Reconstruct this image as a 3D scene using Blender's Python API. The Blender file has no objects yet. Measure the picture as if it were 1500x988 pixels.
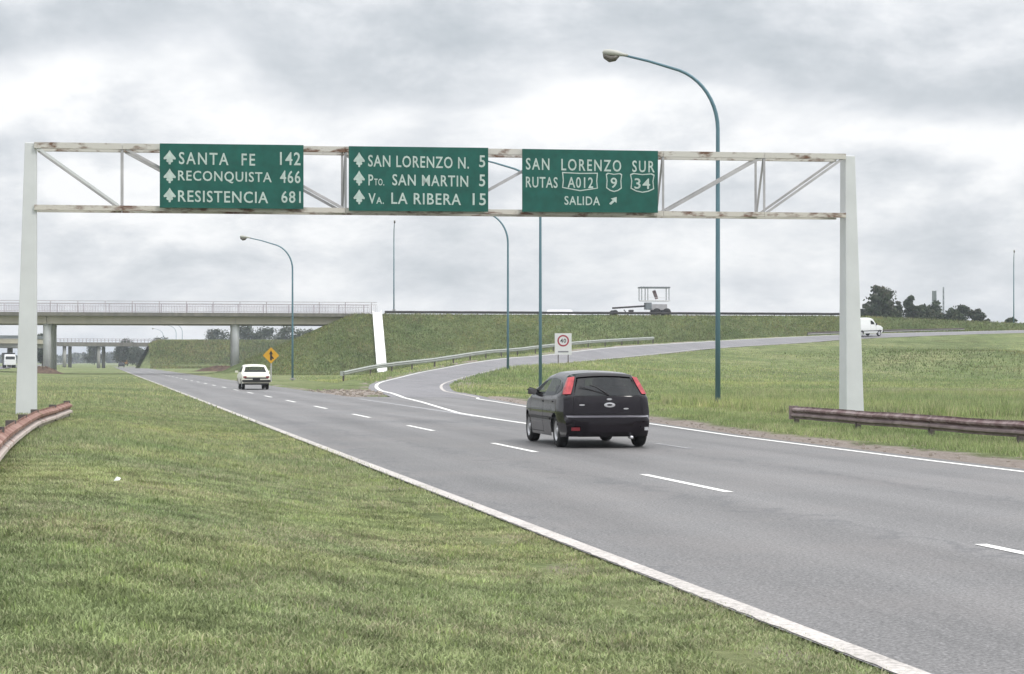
import bpy, bmesh, math, random
import numpy as np
from mathutils import Vector, noise as mnoise
random.seed(7); rng = np.random.default_rng(7)
S = bpy.context.scene; C = S.collection
R = math.radians
# ------------------------------------------------------------------ camera, world, sun
F = 2732.0; HOR = 530.0; EYE = 1.6
def P(px, py, Y): return ((px-750)/F*Y, Y, EYE+(HOR-py)*Y/F)      # survey of the photograph: a sight line at distance Y
cam = bpy.data.cameras.new('camera'); co = bpy.data.objects.new('camera', cam); C.objects.link(co)
co.location = (0, 0, EYE); co.rotation_euler = (R(90), 0, 0)
cam.sensor_width = 36; cam.lens = F/1500*36; cam.shift_y = (HOR-494)/1500
cam.clip_start = .1; cam.clip_end = 20000; S.camera = co
S.render.resolution_x = 1024; S.render.resolution_y = 674
S.view_settings.view_transform = 'Standard'; S.view_settings.look = 'None'
S.view_settings.exposure = 0.2; S.view_settings.gamma = 1
SUN_EL, SUN_AZ = 52, 128           # azimuth clockwise from the road's far end (+Y)
w = bpy.data.worlds.new('World'); S.world = w; w.use_nodes = True
nt = w.node_tree; nt.nodes.clear()
def N(nt, t, **k):
    n = nt.nodes.new(t)
    for a, v in k.items():
        if a == 'ins':
            for kk, vv in v.items(): n.inputs[kk].default_value = vv
        else: setattr(n, a, v)
    return n
def L(nt, a, b): nt.links.new(a, b)
def M2(nt, op, a, b=None, c=None):
    n = nt.nodes.new('ShaderNodeMath'); n.operation = op
    for i, v in enumerate((a, b, c)):
        if v is None: continue
        if isinstance(v, (int, float)): n.inputs[i].default_value = v
        else: nt.links.new(v, n.inputs[i])
    return n.outputs[0]
def ramp(nt, fac, pts, interp='LINEAR'):
    n = nt.nodes.new('ShaderNodeValToRGB'); n.color_ramp.interpolation = interp
    el = n.color_ramp.elements
    while len(el) < len(pts): el.new(.5)
    for e, (p, c) in zip(el, pts):
        e.position = p; e.color = (c, c, c, 1) if isinstance(c, (int, float)) else (*c, 1)
    nt.links.new(fac, n.inputs[0]); return n.outputs[0]
sky = N(nt, 'ShaderNodeTexSky', sky_type='NISHITA', sun_disc=False, sun_elevation=R(SUN_EL), sun_rotation=R(SUN_AZ))
tc = N(nt, 'ShaderNodeTexCoord'); sp = N(nt, 'ShaderNodeSeparateXYZ'); L(nt, tc.outputs['Generated'], sp.inputs[0])
zc = M2(nt, 'MAXIMUM', sp.outputs[2], 0.0)
den = M2(nt, 'ADD', zc, .40)
cmb = N(nt, 'ShaderNodeCombineXYZ')
L(nt, M2(nt, 'DIVIDE', sp.outputs[0], den), cmb.inputs[0]); L(nt, M2(nt, 'DIVIDE', sp.outputs[1], den), cmb.inputs[1])
mp = N(nt, 'ShaderNodeMapping', ins={'Location': (3.1, 0.4, 0), 'Scale': (1.0, 1.0, 1.0)}); L(nt, cmb.outputs[0], mp.inputs[0])
n1 = N(nt, 'ShaderNodeTexNoise', ins={'Scale': 2.6, 'Detail': 6.0, 'Roughness': .5, 'Distortion': .2}); L(nt, mp.outputs[0], n1.inputs['Vector'])
n2 = N(nt, 'ShaderNodeTexNoise', ins={'Scale': 6.5, 'Detail': 9.0, 'Roughness': .6, 'Distortion': .1}); L(nt, mp.outputs[0], n2.inputs['Vector'])
# stratus layers: the layer height wanders with the noise
lay = M2(nt, 'ADD', zc, M2(nt, 'MULTIPLY', M2(nt, 'SUBTRACT', n1.outputs[0], .5), .20))
lay = M2(nt, 'ADD', lay, M2(nt, 'MULTIPLY', M2(nt, 'SUBTRACT', n2.outputs[0], .5), .045))
band = ramp(nt, lay, [(0.0, .82), (.03, .66), (.06, .55), (.085, .60), (.11, .98), (.135, .95), (.152, .30), (.178, .28), (.205, .70), (.30, .5), (.5, .6)], 'B_SPLINE')
fine = M2(nt, 'MULTIPLY', M2(nt, 'SUBTRACT', n2.outputs[0], .5), 1.9)
cl = M2(nt, 'ADD', band, fine)
cl = M2(nt, 'MINIMUM', M2(nt, 'MAXIMUM', cl, 0.0), 1.0)
col = ramp(nt, cl, [(0.0, (.46, .50, .535)), (.3, (.56, .592, .625)), (.6, (.70, .722, .75)), (.85, (.83, .842, .855)), (1.0, (.90, .905, .912))])
grad = M2(nt, 'ADD', .98, M2(nt, 'MULTIPLY', M2(nt, 'MULTIPLY', zc, zc), 2.3))     # overcast sky: brighter towards the zenith
vm = N(nt, 'ShaderNodeVectorMath', operation='SCALE'); L(nt, col, vm.inputs[0]); L(nt, M2(nt, 'MULTIPLY', grad, 10.0), vm.inputs['Scale'])
mx = N(nt, 'ShaderNodeMix', data_type='RGBA'); mx.inputs[0].default_value = .96
L(nt, sky.outputs[0], mx.inputs[6]); L(nt, vm.outputs[0], mx.inputs[7])
bg = N(nt, 'ShaderNodeBackground'); bg.inputs[1].default_value = .1; L(nt, mx.outputs[2], bg.inputs[0])
wo = N(nt, 'ShaderNodeOutputWorld'); L(nt, bg.outputs[0], wo.inputs[0])
sl = bpy.data.lights.new('sun', 'SUN'); sl.energy = 1.5; sl.angle = R(11); sl.color = (1, .96, .9)
so = bpy.data.objects.new('sun', sl); C.objects.link(so)
sd = Vector((math.sin(R(SUN_AZ))*math.cos(R(SUN_EL)), math.cos(R(SUN_AZ))*math.cos(R(SUN_EL)), math.sin(R(SUN_EL))))
so.rotation_euler = sd.to_track_quat('Z', 'Y').to_euler(); so.location = (30, -20, 40)
# ------------------------------------------------------------------ materials
def mat(name, colr, rough=.7, metal=0.0, var=.12, scale=3.0, col2=None, coat=0.0, spec=.4, bump=0.0, bscale=30.0, stretch=(1,1,1), thr=(.35, .65)):
    m = bpy.data.materials.new(name); m.use_nodes = True; t = m.node_tree
    b = t.nodes['Principled BSDF']; b.inputs['Roughness'].default_value = rough; b.inputs['Metallic'].default_value = metal
    b.inputs['Coat Weight'].default_value = coat; b.inputs['Specular IOR Level'].default_value = spec
    g = N(t, 'ShaderNodeNewGeometry'); mpp = N(t, 'ShaderNodeMapping', ins={'Scale': stretch}); L(t, g.outputs['Position'], mpp.inputs[0])
    n = N(t, 'ShaderNodeTexNoise', ins={'Scale': scale, 'Detail': 6.0, 'Roughness': .6}); L(t, mpp.outputs[0], n.inputs['Vector'])
    if col2 is None:
        a = tuple(c*(1-var) for c in colr); c2 = tuple(min(1, c*(1+var)) for c in colr)
        L(t, ramp(t, n.outputs[0], [(.25, a), (.75, c2)]), b.inputs['Base Color'])
    else:
        L(t, ramp(t, n.outputs[0], [(thr[0], colr), (thr[1], col2)]), b.inputs['Base Color'])
    if bump:
        n3 = N(t, 'ShaderNodeTexNoise', ins={'Scale': bscale, 'Detail': 4.0}); L(t, mpp.outputs[0], n3.inputs['Vector'])
        bp = N(t, 'ShaderNodeBump', ins={'Strength': bump, 'Distance': .02}); L(t, n3.outputs[0], bp.inputs['Height']); L(t, bp.outputs[0], b.inputs['Normal'])
    return m
def mix3(t, fac, a, b, mode='MIX'):
    n = N(t, 'ShaderNodeMix', data_type='RGBA', blend_type=mode)
    for i, v in ((0, fac), (6, a), (7, b)):
        if isinstance(v, (int, float)): n.inputs[i].default_value = v
        elif isinstance(v, tuple): n.inputs[i].default_value = (*v, 1)
        else: t.links.new(v, n.inputs[i])
    return n.outputs[2]
def asphalt(name, base=(.137, .132, .131), tracks=True):
    m = bpy.data.materials.new(name); m.use_nodes = True; t = m.node_tree; b = t.nodes['Principled BSDF']
    b.inputs['Roughness'].default_value = .58; b.inputs['Specular IOR Level'].default_value = .5
    g = N(t, 'ShaderNodeNewGeometry'); s = N(t, 'ShaderNodeSeparateXYZ'); L(t, g.outputs['Position'], s.inputs[0])
    off = M2(t, 'ADD', s.outputs[0], M2(t, 'MULTIPLY', s.outputs[1], .221))
    cm = N(t, 'ShaderNodeCombineXYZ'); L(t, off, cm.inputs[0]); L(t, M2(t, 'MULTIPLY', s.outputs[1], .06), cm.inputs[1])
    nl = N(t, 'ShaderNodeTexNoise', ins={'Scale': 1.1, 'Detail': 5.0, 'Roughness': .6}); L(t, cm.outputs[0], nl.inputs['Vector'])
    nf = N(t, 'ShaderNodeTexNoise', ins={'Scale': 17.0, 'Detail': 6.0, 'Roughness': .95}); L(t, g.outputs['Position'], nf.inputs['Vector'])
    nm = N(t, 'ShaderNodeTexNoise', ins={'Scale': .35, 'Detail': 5.0, 'Roughness': .65}); L(t, g.outputs['Position'], nm.inputs['Vector'])
    v = M2(t, 'ADD', M2(t, 'MULTIPLY', nl.outputs[0], .55), M2(t, 'MULTIPLY', nf.outputs[0], 4.2))
    v = M2(t, 'ADD', v, M2(t, 'MULTIPLY', nm.outputs[0], .50))
    if tracks:
        # worn wheel paths: two per lane
        ph = M2(t, 'MULTIPLY', M2(t, 'SUBTRACT', off, 4.15), 2*math.pi/1.75)
        v = M2(t, 'ADD', v, M2(t, 'MULTIPLY', M2(t, 'COSINE', ph), .11))
    v = M2(t, 'SUBTRACT', v, 2.15)
    lo = tuple(c*.66 for c in base); hi = tuple(c*1.34 for c in base)
    c = ramp(t, v, [(.1, lo), (.9, hi)])
    ng = N(t, 'ShaderNodeTexNoise', ins={'Scale': 42.0, 'Detail': 1.5, 'Roughness': .6}); L(t, g.outputs['Position'], ng.inputs['Vector'])
    c = mix3(t, 1.0, c, ramp(t, ng.outputs[0], [(.36, .62), (.5, 1.0), (.64, 1.5)]), 'MULTIPLY')
    # patches where the surface was relaid or stained
    st = N(t, 'ShaderNodeTexNoise', ins={'Scale': .5, 'Detail': 7.0, 'Roughness': .7, 'Distortion': 1.2}); L(t, cm.outputs[0], st.inputs['Vector'])
    c = mix3(t, 1.0, c, ramp(t, st.outputs[0], [(.35, .84), (.5, 1.0), (.62, 1.12)]), 'MULTIPLY')
    # brownish dust
    dn = ramp(t, nm.outputs[0], [(.45, 0.0), (.75, .35)])
    c = mix3(t, dn, c, (base[0]*1.25, base[1]*1.12, base[2]*1.05))
    # thin sealed cracks
    vo = N(t, 'ShaderNodeTexVoronoi', feature='DISTANCE_TO_EDGE', ins={'Scale': .16, 'Randomness': 1.0})
    wv = N(t, 'ShaderNodeVectorMath', operation='ADD'); L(t, cm.outputs[0], wv.inputs[0])
    wn = N(t, 'ShaderNodeTexNoise', ins={'Scale': 1.7, 'Detail': 5.0}); L(t, g.outputs['Position'], wn.inputs['Vector']); 
    sc = N(t, 'ShaderNodeVectorMath', operation='SCALE'); sc.inputs['Scale'].default_value = .8; L(t, wn.outputs['Color'], sc.inputs[0]); L(t, sc.outputs[0], wv.inputs[1])
    L(t, wv.outputs[0], vo.inputs['Vector'])
    cr = ramp(t, vo.outputs['Distance'], [(0.0, .6), (.006, 0.0)])
    c = mix3(t, cr, c, (.07, .07, .075))
    L(t, c, b.inputs['Base Color'])
    bp = N(t, 'ShaderNodeBump', ins={'Strength': .35, 'Distance': .01}); L(t, nf.outputs[0], bp.inputs['Height']); L(t, bp.outputs[0], b.inputs['Normal'])
    return m
def worn_paint(name, paint=(.74, .73, .70), under=(.2, .2, .21), lo=.36, hi=.44, scale=9.0):
    m = bpy.data.materials.new(name); m.use_nodes = True; t = m.node_tree; b = t.nodes['Principled BSDF']; b.inputs['Roughness'].default_value = .7
    g = N(t, 'ShaderNodeNewGeometry')
    n = N(t, 'ShaderNodeTexNoise', ins={'Scale': scale, 'Detail': 8.0, 'Roughness': .75}); L(t, g.outputs['Position'], n.inputs['Vector'])
    n2 = N(t, 'ShaderNodeTexNoise', ins={'Scale': 1.3, 'Detail': 4.0}); L(t, g.outputs['Position'], n2.inputs['Vector'])
    v = M2(t, 'ADD', M2(t, 'MULTIPLY', n.outputs[0], .75), M2(t, 'MULTIPLY', n2.outputs[0], .25))
    L(t, ramp(t, v, [(lo, under), (hi, paint), (.75, tuple(min(1, c*1.12) for c in paint))]), b.inputs['Base Color']); return m
def ground_material():
    m = bpy.data.materials.new('grassy_ground'); m.use_nodes = True; t = m.node_tree; b = t.nodes['Principled BSDF']
    b.inputs['Roughness'].default_value = .95; b.inputs['Specular IOR Level'].default_value = .1
    g = N(t, 'ShaderNodeNewGeometry'); a = N(t, 'ShaderNodeAttribute', attribute_name='kindmap'); sc = N(t, 'ShaderNodeSeparateColor'); L(t, a.outputs['Color'], sc.inputs[0])
    n0 = N(t, 'ShaderNodeTexNoise', ins={'Scale': .07, 'Detail': 6.0, 'Roughness': .62}); L(t, g.outputs['Position'], n0.inputs['Vector'])
    n1 = N(t, 'ShaderNodeTexNoise', ins={'Scale': .55, 'Detail': 7.0, 'Roughness': .7, 'Distortion': .4}); L(t, g.outputs['Position'], n1.inputs['Vector'])
    n2 = N(t, 'ShaderNodeTexNoise', ins={'Scale': 7.0, 'Detail': 6.0, 'Roughness': .75}); L(t, g.outputs['Position'], n2.inputs['Vector'])
    c = ramp(t, n0.outputs[0], [(.33, (.16, .18, .08)), (.45, (.17, .21, .09)), (.56, (.22, .245, .115)), (.68, (.29, .28, .155))])
    k = ramp(t, n1.outputs[0], [(.3, .52), (.5, .98), (.72, 1.45)]); c = mix3(t, 1.0, c, k, 'MULTIPLY')
    k = ramp(t, n2.outputs[0], [(.25, .6), (.5, 1.0), (.75, 1.4)]); c = mix3(t, 1.0, c, k, 'MULTIPLY')
    dry = ramp(t, n1.outputs[0], [(.58, 0.0), (.70, .55)]); c = mix3(t, dry, c, (.22, .19, .10))
    # weedy scrub on the embankment slopes
    sb = ramp(t, n1.outputs[0], [(.3, (.065, .085, .04)), (.5, (.115, .145, .062)), (.66, (.16, .18, .085)), (.8, (.21, .18, .12))])
    sb = mix3(t, 1.0, sb, ramp(t, n2.outputs[0], [(.25, .6), (.75, 1.45)]), 'MULTIPLY')
    sb = mix3(t, 1.0, sb, ramp(t, n0.outputs[0], [(.35, .8), (.65, 1.3)]), 'MULTIPLY')
    c = mix3(t, sc.outputs[1], c, sb)
    # bare soil
    so_ = ramp(t, n2.outputs[0], [(.3, (.24, .195, .165)), (.6, (.38, .33, .295)), (.8, (.48, .43, .39))])
    dm = M2(t, 'ADD', sc.outputs[0], M2(t, 'MULTIPLY', M2(t, 'SUBTRACT', n1.outputs[0], .5), 1.3))
    dm = M2(t, 'MULTIPLY', ramp(t, dm, [(.38, 0.0), (.62, 1.0)]), ramp(t, sc.outputs[0], [(.02, 0.0), (.15, 1.0)]))
    c = mix3(t, dm, c, so_)
    L(t, c, b.inputs['Base Color'])
    hs = M2(t, 'ADD', M2(t, 'MULTIPLY', n1.outputs[0], 2.2), n2.outputs[0])
    bp = N(t, 'ShaderNodeBump', ins={'Strength': .8, 'Distance': .25}); L(t, hs, bp.inputs['Height']); L(t, bp.outputs[0], b.inputs['Normal'])
    return m
def blade_material(name, dark, light, dry, trans=.25):
    m = bpy.data.materials.new(name); m.use_nodes = True; t = m.node_tree; b = t.nodes['Principled BSDF']
    b.inputs['Roughness'].default_value = .75; b.inputs['Specular IOR Level'].default_value = .15
    g = N(t, 'ShaderNodeNewGeometry'); a = N(t, 'ShaderNodeAttribute', attribute_name='tint'); s = N(t, 'ShaderNodeSeparateColor'); L(t, a.outputs['Color'], s.inputs[0])
    n1 = N(t, 'ShaderNodeTexNoise', ins={'Scale': .45, 'Detail': 6.0, 'Roughness': .68}); L(t, g.outputs['Position'], n1.inputs['Vector'])
    n2 = N(t, 'ShaderNodeTexNoise', ins={'Scale': 2.4, 'Detail': 4.0, 'Roughness': .6}); L(t, g.outputs['Position'], n2.inputs['Vector'])
    v = M2(t, 'ADD', M2(t, 'MULTIPLY', s.outputs[0], .55), M2(t, 'MULTIPLY', n2.outputs[0], .5))
    c = ramp(t, v, [(.2, dark), (.55, light), (.85, tuple(x*1.25 for x in light))])
    d = M2(t, 'ADD', M2(t, 'MULTIPLY', s.outputs[1], .45), M2(t, 'MULTIPLY', n1.outputs[0], 1.0))
    n3 = N(t, 'ShaderNodeTexNoise', ins={'Scale': .16, 'Detail': 5.0, 'Roughness': .6, 'Distortion': .5}); L(t, g.outputs['Position'], n3.inputs['Vector'])
    c = mix3(t, ramp(t, d, [(.70, 0.0), (1.0, .9)]), c, dry)
    c = mix3(t, 1.0, c, ramp(t, n3.outputs[0], [(.32, (.76, .86, .80)), (.5, (1, 1, 1)), (.68, (1.2, 1.14, 1.06))]), 'MULTIPLY')
    c = mix3(t, 1.0, c, ramp(t, n2.outputs[0], [(.3, .62), (.5, 1.0), (.7, 1.28)]), 'MULTIPLY')
    n4 = N(t, 'ShaderNodeTexNoise', ins={'Scale': .045, 'Detail': 4.0, 'Roughness': .6, 'Distortion': .3}); L(t, g.outputs['Position'], n4.inputs['Vector'])
    c = mix3(t, 1.0, c, ramp(t, n4.outputs[0], [(.36, (.78, .85, .80)), (.5, (1, 1, 1)), (.62, (1.22, 1.16, 1.05))]), 'MULTIPLY')
    L(t, c, b.inputs['Base Color'])
    tr = N(t, 'ShaderNodeBsdfTranslucent'); L(t, c, tr.inputs[0]); ms = N(t, 'ShaderNodeMixShader'); ms.inputs[0].default_value = trans
    L(t, b.outputs[0], ms.inputs[1]); L(t, tr.outputs[0], ms.inputs[2]); L(t, ms.outputs[0], t.nodes['Material Output'].inputs[0])
    return m
def glass_material(name, tint=(.25, .28, .28), clear=.45):
    m = bpy.data.materials.new(name); m.use_nodes = True; t = m.node_tree; b = t.nodes['Principled BSDF']
    b.inputs['Base Color'].default_value = (.012, .013, .014, 1); b.inputs['Roughness'].default_value = .04; b.inputs['Specular IOR Level'].default_value = .7
    tr = N(t, 'ShaderNodeBsdfTransparent'); tr.inputs[0].default_value = (*tint, 1)
    ms = N(t, 'ShaderNodeMixShader'); ms.inputs[0].default_value = clear
    L(t, b.outputs[0], ms.inputs[1]); L(t, tr.outputs[0], ms.inputs[2]); L(t, ms.outputs[0], t.nodes['Material Output'].inputs[0]); return m
MT = dict(
 ground=ground_material(), road=asphalt('asphalt'), ramp=asphalt('ramp_asphalt', (.155, .149, .156), False),
 blades=blade_material('grass_blades', (.135, .17, .08), (.32, .37, .185), (.46, .41, .29)),
 weeds=blade_material('tall_weeds', (.15, .20, .075), (.31, .375, .16), (.50, .45, .30)),
 paint=worn_paint('road_paint', lo=.34, hi=.42), oldpaint=worn_paint('old_road_paint', (.54, .50, .47), (.27, .25, .23), .38, .56, 20.0),
 faint=worn_paint('faded_road_paint', (.42, .41, .41), (.2, .2, .21), .45, .6),
 white=mat('weathered_white_steel', (.60, .615, .62), .55, var=.07, scale=1.6),
 chord=mat('rusty_white_steel', (.56, .54, .50), .65, col2=(.15, .085, .055), scale=1.7, thr=(.52, .63), stretch=(1, 1, 2.5)),
 chordlow=mat('very_rusty_white_steel', (.56, .53, .48), .7, col2=(.17, .10, .075), scale=2.3, thr=(.50, .64), stretch=(1, 1, 2.5)),
 brace=mat('grey_brace_steel', (.42, .41, .42), .6, var=.2, scale=2.0),
 sign=mat('green_sign_sheet', (.006, .092, .072), .6, var=.25, scale=3.5, bump=.05),
 letter=mat('sign_letter_sheet', (.45, .54, .50), .5, var=.2, scale=9.0),
 lamp=mat('blue_green_pole_paint', (.105, .195, .24), .45, var=.15, scale=1.0), lamphead=mat('lamp_head_grey', (.42, .42, .38), .5),
 lampunder=mat('lamp_underside', (.11, .10, .085), .4), 
 conc=mat('pale_concrete', (.36, .355, .34), .85, var=.14, scale=.7, bump=.2), girder=mat('girder_concrete', (.44, .41, .33), .85, var=.13, scale=.6, stretch=(1.4, 1.4, .5)),
 fascia=mat('stained_concrete', (.14, .135, .12), .9, col2=(.22, .21, .18), scale=.9, stretch=(1.5, 1.5, .4)),
 column=mat('light_grey_column', (.66, .67, .70), .8, var=.1, scale=.9), rail=mat('pinkish_grey_rail', (.40, .36, .39), .7, var=.15, scale=2.0),
 chute=mat('white_concrete', (.56, .56, .53), .75, col2=(.76, .76, .74), scale=1.6, thr=(.35, .5), stretch=(1, .3, 1)),
 rustrail=mat('rusty_guardrail', (.20, .095, .07), .75, col2=(.36, .23, .19), scale=3.0, thr=(.42, .66)),
 palerail=mat('faded_white_guardrail', (.55, .47, .43), .7, col2=(.30, .17, .13), scale=2.5, thr=(.58, .68)),
 darkrail=mat('brown_guardrail', (.17, .125, .128), .7, col2=(.30, .235, .23), scale=2.5), toprail=mat('chalky_guardrail', (.42, .34, .32), .7, var=.2, scale=3.0),
 brownrail=mat('brown_top_guardrail', (.14, .085, .085), .75, col2=(.28, .22, .215), scale=3.0, thr=(.45, .62)),
 galv=mat('dull_galvanised_steel', (.38, .40, .37), .55, metal=.2, var=.14, scale=1.5), darkgalv=mat('dark_guardrail', (.06, .055, .055), .7),
 post=mat('rail_post_steel', (.10, .085, .08), .8, var=.2),
 darkpaint=mat('dark_aubergine_paint', (.0045, .002, .005), .12, var=.1, coat=.12, spec=.3), cream=mat('cream_paint', (.74, .73, .62), .35, var=.03, coat=.3),
 bodywhite=mat('white_vehicle_paint', (.78, .79, .80), .35, var=.03, coat=.3), plastic=mat('black_plastic', (.022, .02, .022), .55, var=.1), tyre=mat('tyre_rubber', (.018, .018, .018), .85, var=.15),
 rim=mat('alloy_rim', (.48, .48, .49), .35, metal=.6, var=.05), red=mat('red_lamp_plastic', (.24, .008, .014), .15, col2=(.50, .04, .045), scale=9.0, coat=.3), dullred=mat('dark_red_reflector', (.16, .012, .018), .35, var=.1),
 silver=mat('silver_badge', (.62, .62, .64), .3, metal=.7, var=.05), seat=mat('grey_seat_cloth', (.045, .045, .05), .9), blackline=mat('panel_gap', (.004, .004, .004), .9),
 bumpersheen=mat('bumper_sky_sheen', (.10, .095, .11), .2, coat=.8), glass=glass_material('tinted_window_glass'), glassclear=glass_material('clear_window_glass', (.8, .84, .84), .75),  # bumper strip: base colour raised to paint in the sky's reflection
 yellow=mat('yellow_sign_sheet', (.62, .33, .02), .5, var=.08), black=mat('black_print', (.02, .02, .02), .6), signwhite=mat('white_sign_sheet', (.66, .66, .66), .5, var=.05), signred=mat('red_ring', (.33, .03, .05), .5), signgrey=mat('grey_print', (.2, .2, .22), .6),
 bark=mat('bark', (.10, .08, .06), .9, var=.3, scale=3), leaf=None, orange=mat('orange_vehicle_paint', (.55, .27, .05), .5), darkveh=mat('dark_vehicle_paint', (.03, .03, .035), .4),
 machine=mat('grey_machine_steel', (.17, .19, .20), .6, var=.2), tan=mat('tan_panel', (.45, .38, .32), .7), roofpale=mat('pale_sheet_roof', (.62, .6, .62), .6), paper=mat('white_paper', (.8, .8, .78), .7), soil=mat('dark_soil', (.07, .05, .04), .95, col2=(.16, .11, .08), scale=2.0))
MT['leaf'] = blade_material('dark_leaves', (.024, .037, .022), (.06, .078, .042), (.095, .088, .062), .15)
# ------------------------------------------------------------------ object helpers
def link(name, me, parent=None, mats=None):
    o = bpy.data.objects.new(name, me); C.objects.link(o)
    if parent: o.parent = parent
    return o
def mesh(name, V, Fc, m, parent=None, smooth=False, midx=None):
    me = bpy.data.meshes.new(name); me.from_pydata([tuple(map(float, v)) for v in V], [], [tuple(map(int, f)) for f in Fc])
    for x in (m if isinstance(m, (list, tuple)) else [m]): me.materials.append(x)
    if midx is not None: me.polygons.foreach_set('material_index', midx)
    if smooth: me.polygons.foreach_set('use_smooth', [True]*len(me.polygons))
    me.update(); return link(name, me, parent)
def thing(name, label, cat, loc=(0, 0, 0), rz=0, group=None):
    o = bpy.data.objects.new(name, None); C.objects.link(o); o.location = loc; o.rotation_euler = (0, 0, rz); o.empty_display_size = .3
    return tag(o, label, cat, group)
def tag(o, label, cat, group=None):
    o['label'] = label; o['category'] = cat
    if group: o['group'] = group
    return o
def struct(o): o['kind'] = 'structure'; return o
def stuff(o): o['kind'] = 'stuff'; return o
class G:
    def __init__(s): s.V = []; s.F = []
    def add(s, V, Fc):
        b = len(s.V); s.V += [tuple(v) for v in V]; s.F += [tuple(i+b for i in f) for f in Fc]
    def box(s, c, d, ax=None):
        c = Vector(c); ax = ax or (Vector((1,0,0)), Vector((0,1,0)), Vector((0,0,1)))
        V = [c+ax[0]*(i*d[0]/2)+ax[1]*(j*d[1]/2)+ax[2]*(k*d[2]/2) for i in (-1,1) for j in (-1,1) for k in (-1,1)]
        s.add(V, [(0,1,3,2),(4,6,7,5),(0,4,5,1),(2,3,7,6),(0,2,6,4),(1,5,7,3)])
    def bar(s, a, b, w, h=None, up=Vector((0,0,1))):
        a = Vector(a); b = Vector(b); d = (b-a); ln = d.length; d.normalize()
        if abs(d.dot(up)) > .98: up = Vector((0,1,0))
        x = d.cross(up).normalized(); z = x.cross(d).normalized()
        s.box((a+b)/2, (w, ln, h or w), (x, d, z))
    def tube(s, pts, rad, n=8, cap=True):
        pts = [Vector(p) for p in pts]; rings = []
        rad = rad if isinstance(rad, (list, tuple)) else [rad]*len(pts)
        ref = Vector((.3, .9, .1))
        for i, p in enumerate(pts):
            d = (pts[min(i+1, len(pts)-1)]-pts[max(i-1, 0)]).normalized()
            x = d.cross(ref)
            if x.length < .1: x = d.cross(Vector((1, 0, 0)))
            x.normalize(); y = d.cross(x)
            rings.append([p+(x*math.cos(2*math.pi*k/n)+y*math.sin(2*math.pi*k/n))*rad[i] for k in range(n)])
        V = [v for r in rings for v in r]; Fc = []
        for i in range(len(pts)-1):
            for k in range(n): Fc.append((i*n+k, i*n+(k+1) % n, (i+1)*n+(k+1) % n, (i+1)*n+k))
        if cap: Fc += [tuple(range(n))[::-1], tuple(range((len(pts)-1)*n, len(pts)*n))]
        s.add(V, Fc)
    def prism(s, pts, dvec):      # polygon (3d points) extruded by dvec
        n = len(pts); d = Vector(dvec); V = [Vector(p) for p in pts]+[Vector(p)+d for p in pts]
        s.add(V, [tuple(range(n))[::-1], tuple(range(n, 2*n))]+[(i, (i+1) % n, n+(i+1) % n, n+i) for i in range(n)])
    def build(s, name, m, parent=None, smooth=False, bevel=0):
        o = mesh(name, s.V, s.F, m, parent, smooth)
        if bevel:
            b = o.modifiers.new('bevel', 'BEVEL'); b.width = bevel; b.segments = 2; b.limit_method = 'ANGLE'
        return o
def copy_tree(o, parent=None, label=None):
    c = o.copy(); C.objects.link(c); c.parent = parent
    if label: c['label'] = label
    for ch in list(o.children): copy_tree(ch, c)
    return c
K = .221
ROAD = Vector((-K, 1, 0)).normalized(); RIGHT = Vector((ROAD.y, -ROAD.x, 0)); RZ = math.atan2(K, 1)
def at(off, Y, z=0): return Vector((off-K*Y, Y, z))
# ------------------------------------------------------------------ plan of the roads
RE_Y = np.array([-60, 27, 40, 47.5, 65, 80, 84.5]); RE_O = np.array([13.75, 13.75, 13.95, 14.45, 15.4, 16.8, 17.3])
def right_edge(Y): return np.where(Y > 84.5, 11.35, np.interp(Y, RE_Y, RE_O))
Opix = [(574,576.7,94),(559,573,101.6),(551.5,568.5,114),(557,561.8,122),(587,554,131),(616.6,546.7,138),(651,540,146),(693,532,153),(744,525,160),(800,520.5,168),(893,509.5,182),(994,503,197),(1047,500,205),(1150,494.5,216),(1232,491,223),(1302,488.5,229),(1408,486,237),(1500,484,244),(1650,481,256),(1900,477,275)]
Ipix = [(700,583.5,82.5),(676,578.5,91),(653,574,99),(646,567,106),(650,561.5,111),(666,556,116),(693,549,123.5),(742,538,136),(800,534,148),(922,523,168),(982,517,178),(1047,510.5,190),(1174,502.5,204),(1232,498,210),(1302,494.5,217),(1408,490.5,226),(1500,488,233),(1650,485,245),(1900,480,264)]
def cr(pts, n):
    pts = np.array(pts, float); Q = np.vstack([2*pts[0]-pts[1], pts, 2*pts[-1]-pts[-2]]); out = []
    for i in range(1, len(Q)-2):
        for t in np.linspace(0, 1, 9)[:-1]:
            a, b, c, d = Q[i-1:i+3]; out.append(.5*((2*b)+(-a+c)*t+(2*a-5*b+4*c-d)*t*t+(-a+3*b-3*c+d)*t**3))
    out.append(pts[-1]); out = np.array(out); s = np.r_[0, np.cumsum(np.linalg.norm(np.diff(out[:, :2], axis=0), axis=1))]
    u = np.linspace(0, s[-1], n); return np.stack([np.interp(u, s, out[:, k]) for k in range(3)], 1)
NS = 110
Oline = cr([(13.62-K*84, 84, 0)]+[P(*p) for p in Opix], NS); Iline = cr([P(*p) for p in Ipix], NS)
Oline[:, 2] = np.maximum(Oline[:, 2], 0); Iline[:, 2] = np.maximum(Iline[:, 2], 0)
def offset2(Lp, d):
    T = np.gradient(Lp[:, :2], axis=0); T /= np.linalg.norm(T, axis=1)[:, None]; o = Lp.copy(); o[:, 0] += T[:, 1]*d; o[:, 1] -= T[:, 0]*d; return o
OA = offset2(Oline, -.5); IA = offset2(Iline, .5)      # asphalt edges just outside the painted lines
EC = np.array([.9864, .1643]); NC = np.array([-.1643, .9864]); CE0 = np.array([-63.7, 232.0])
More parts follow.
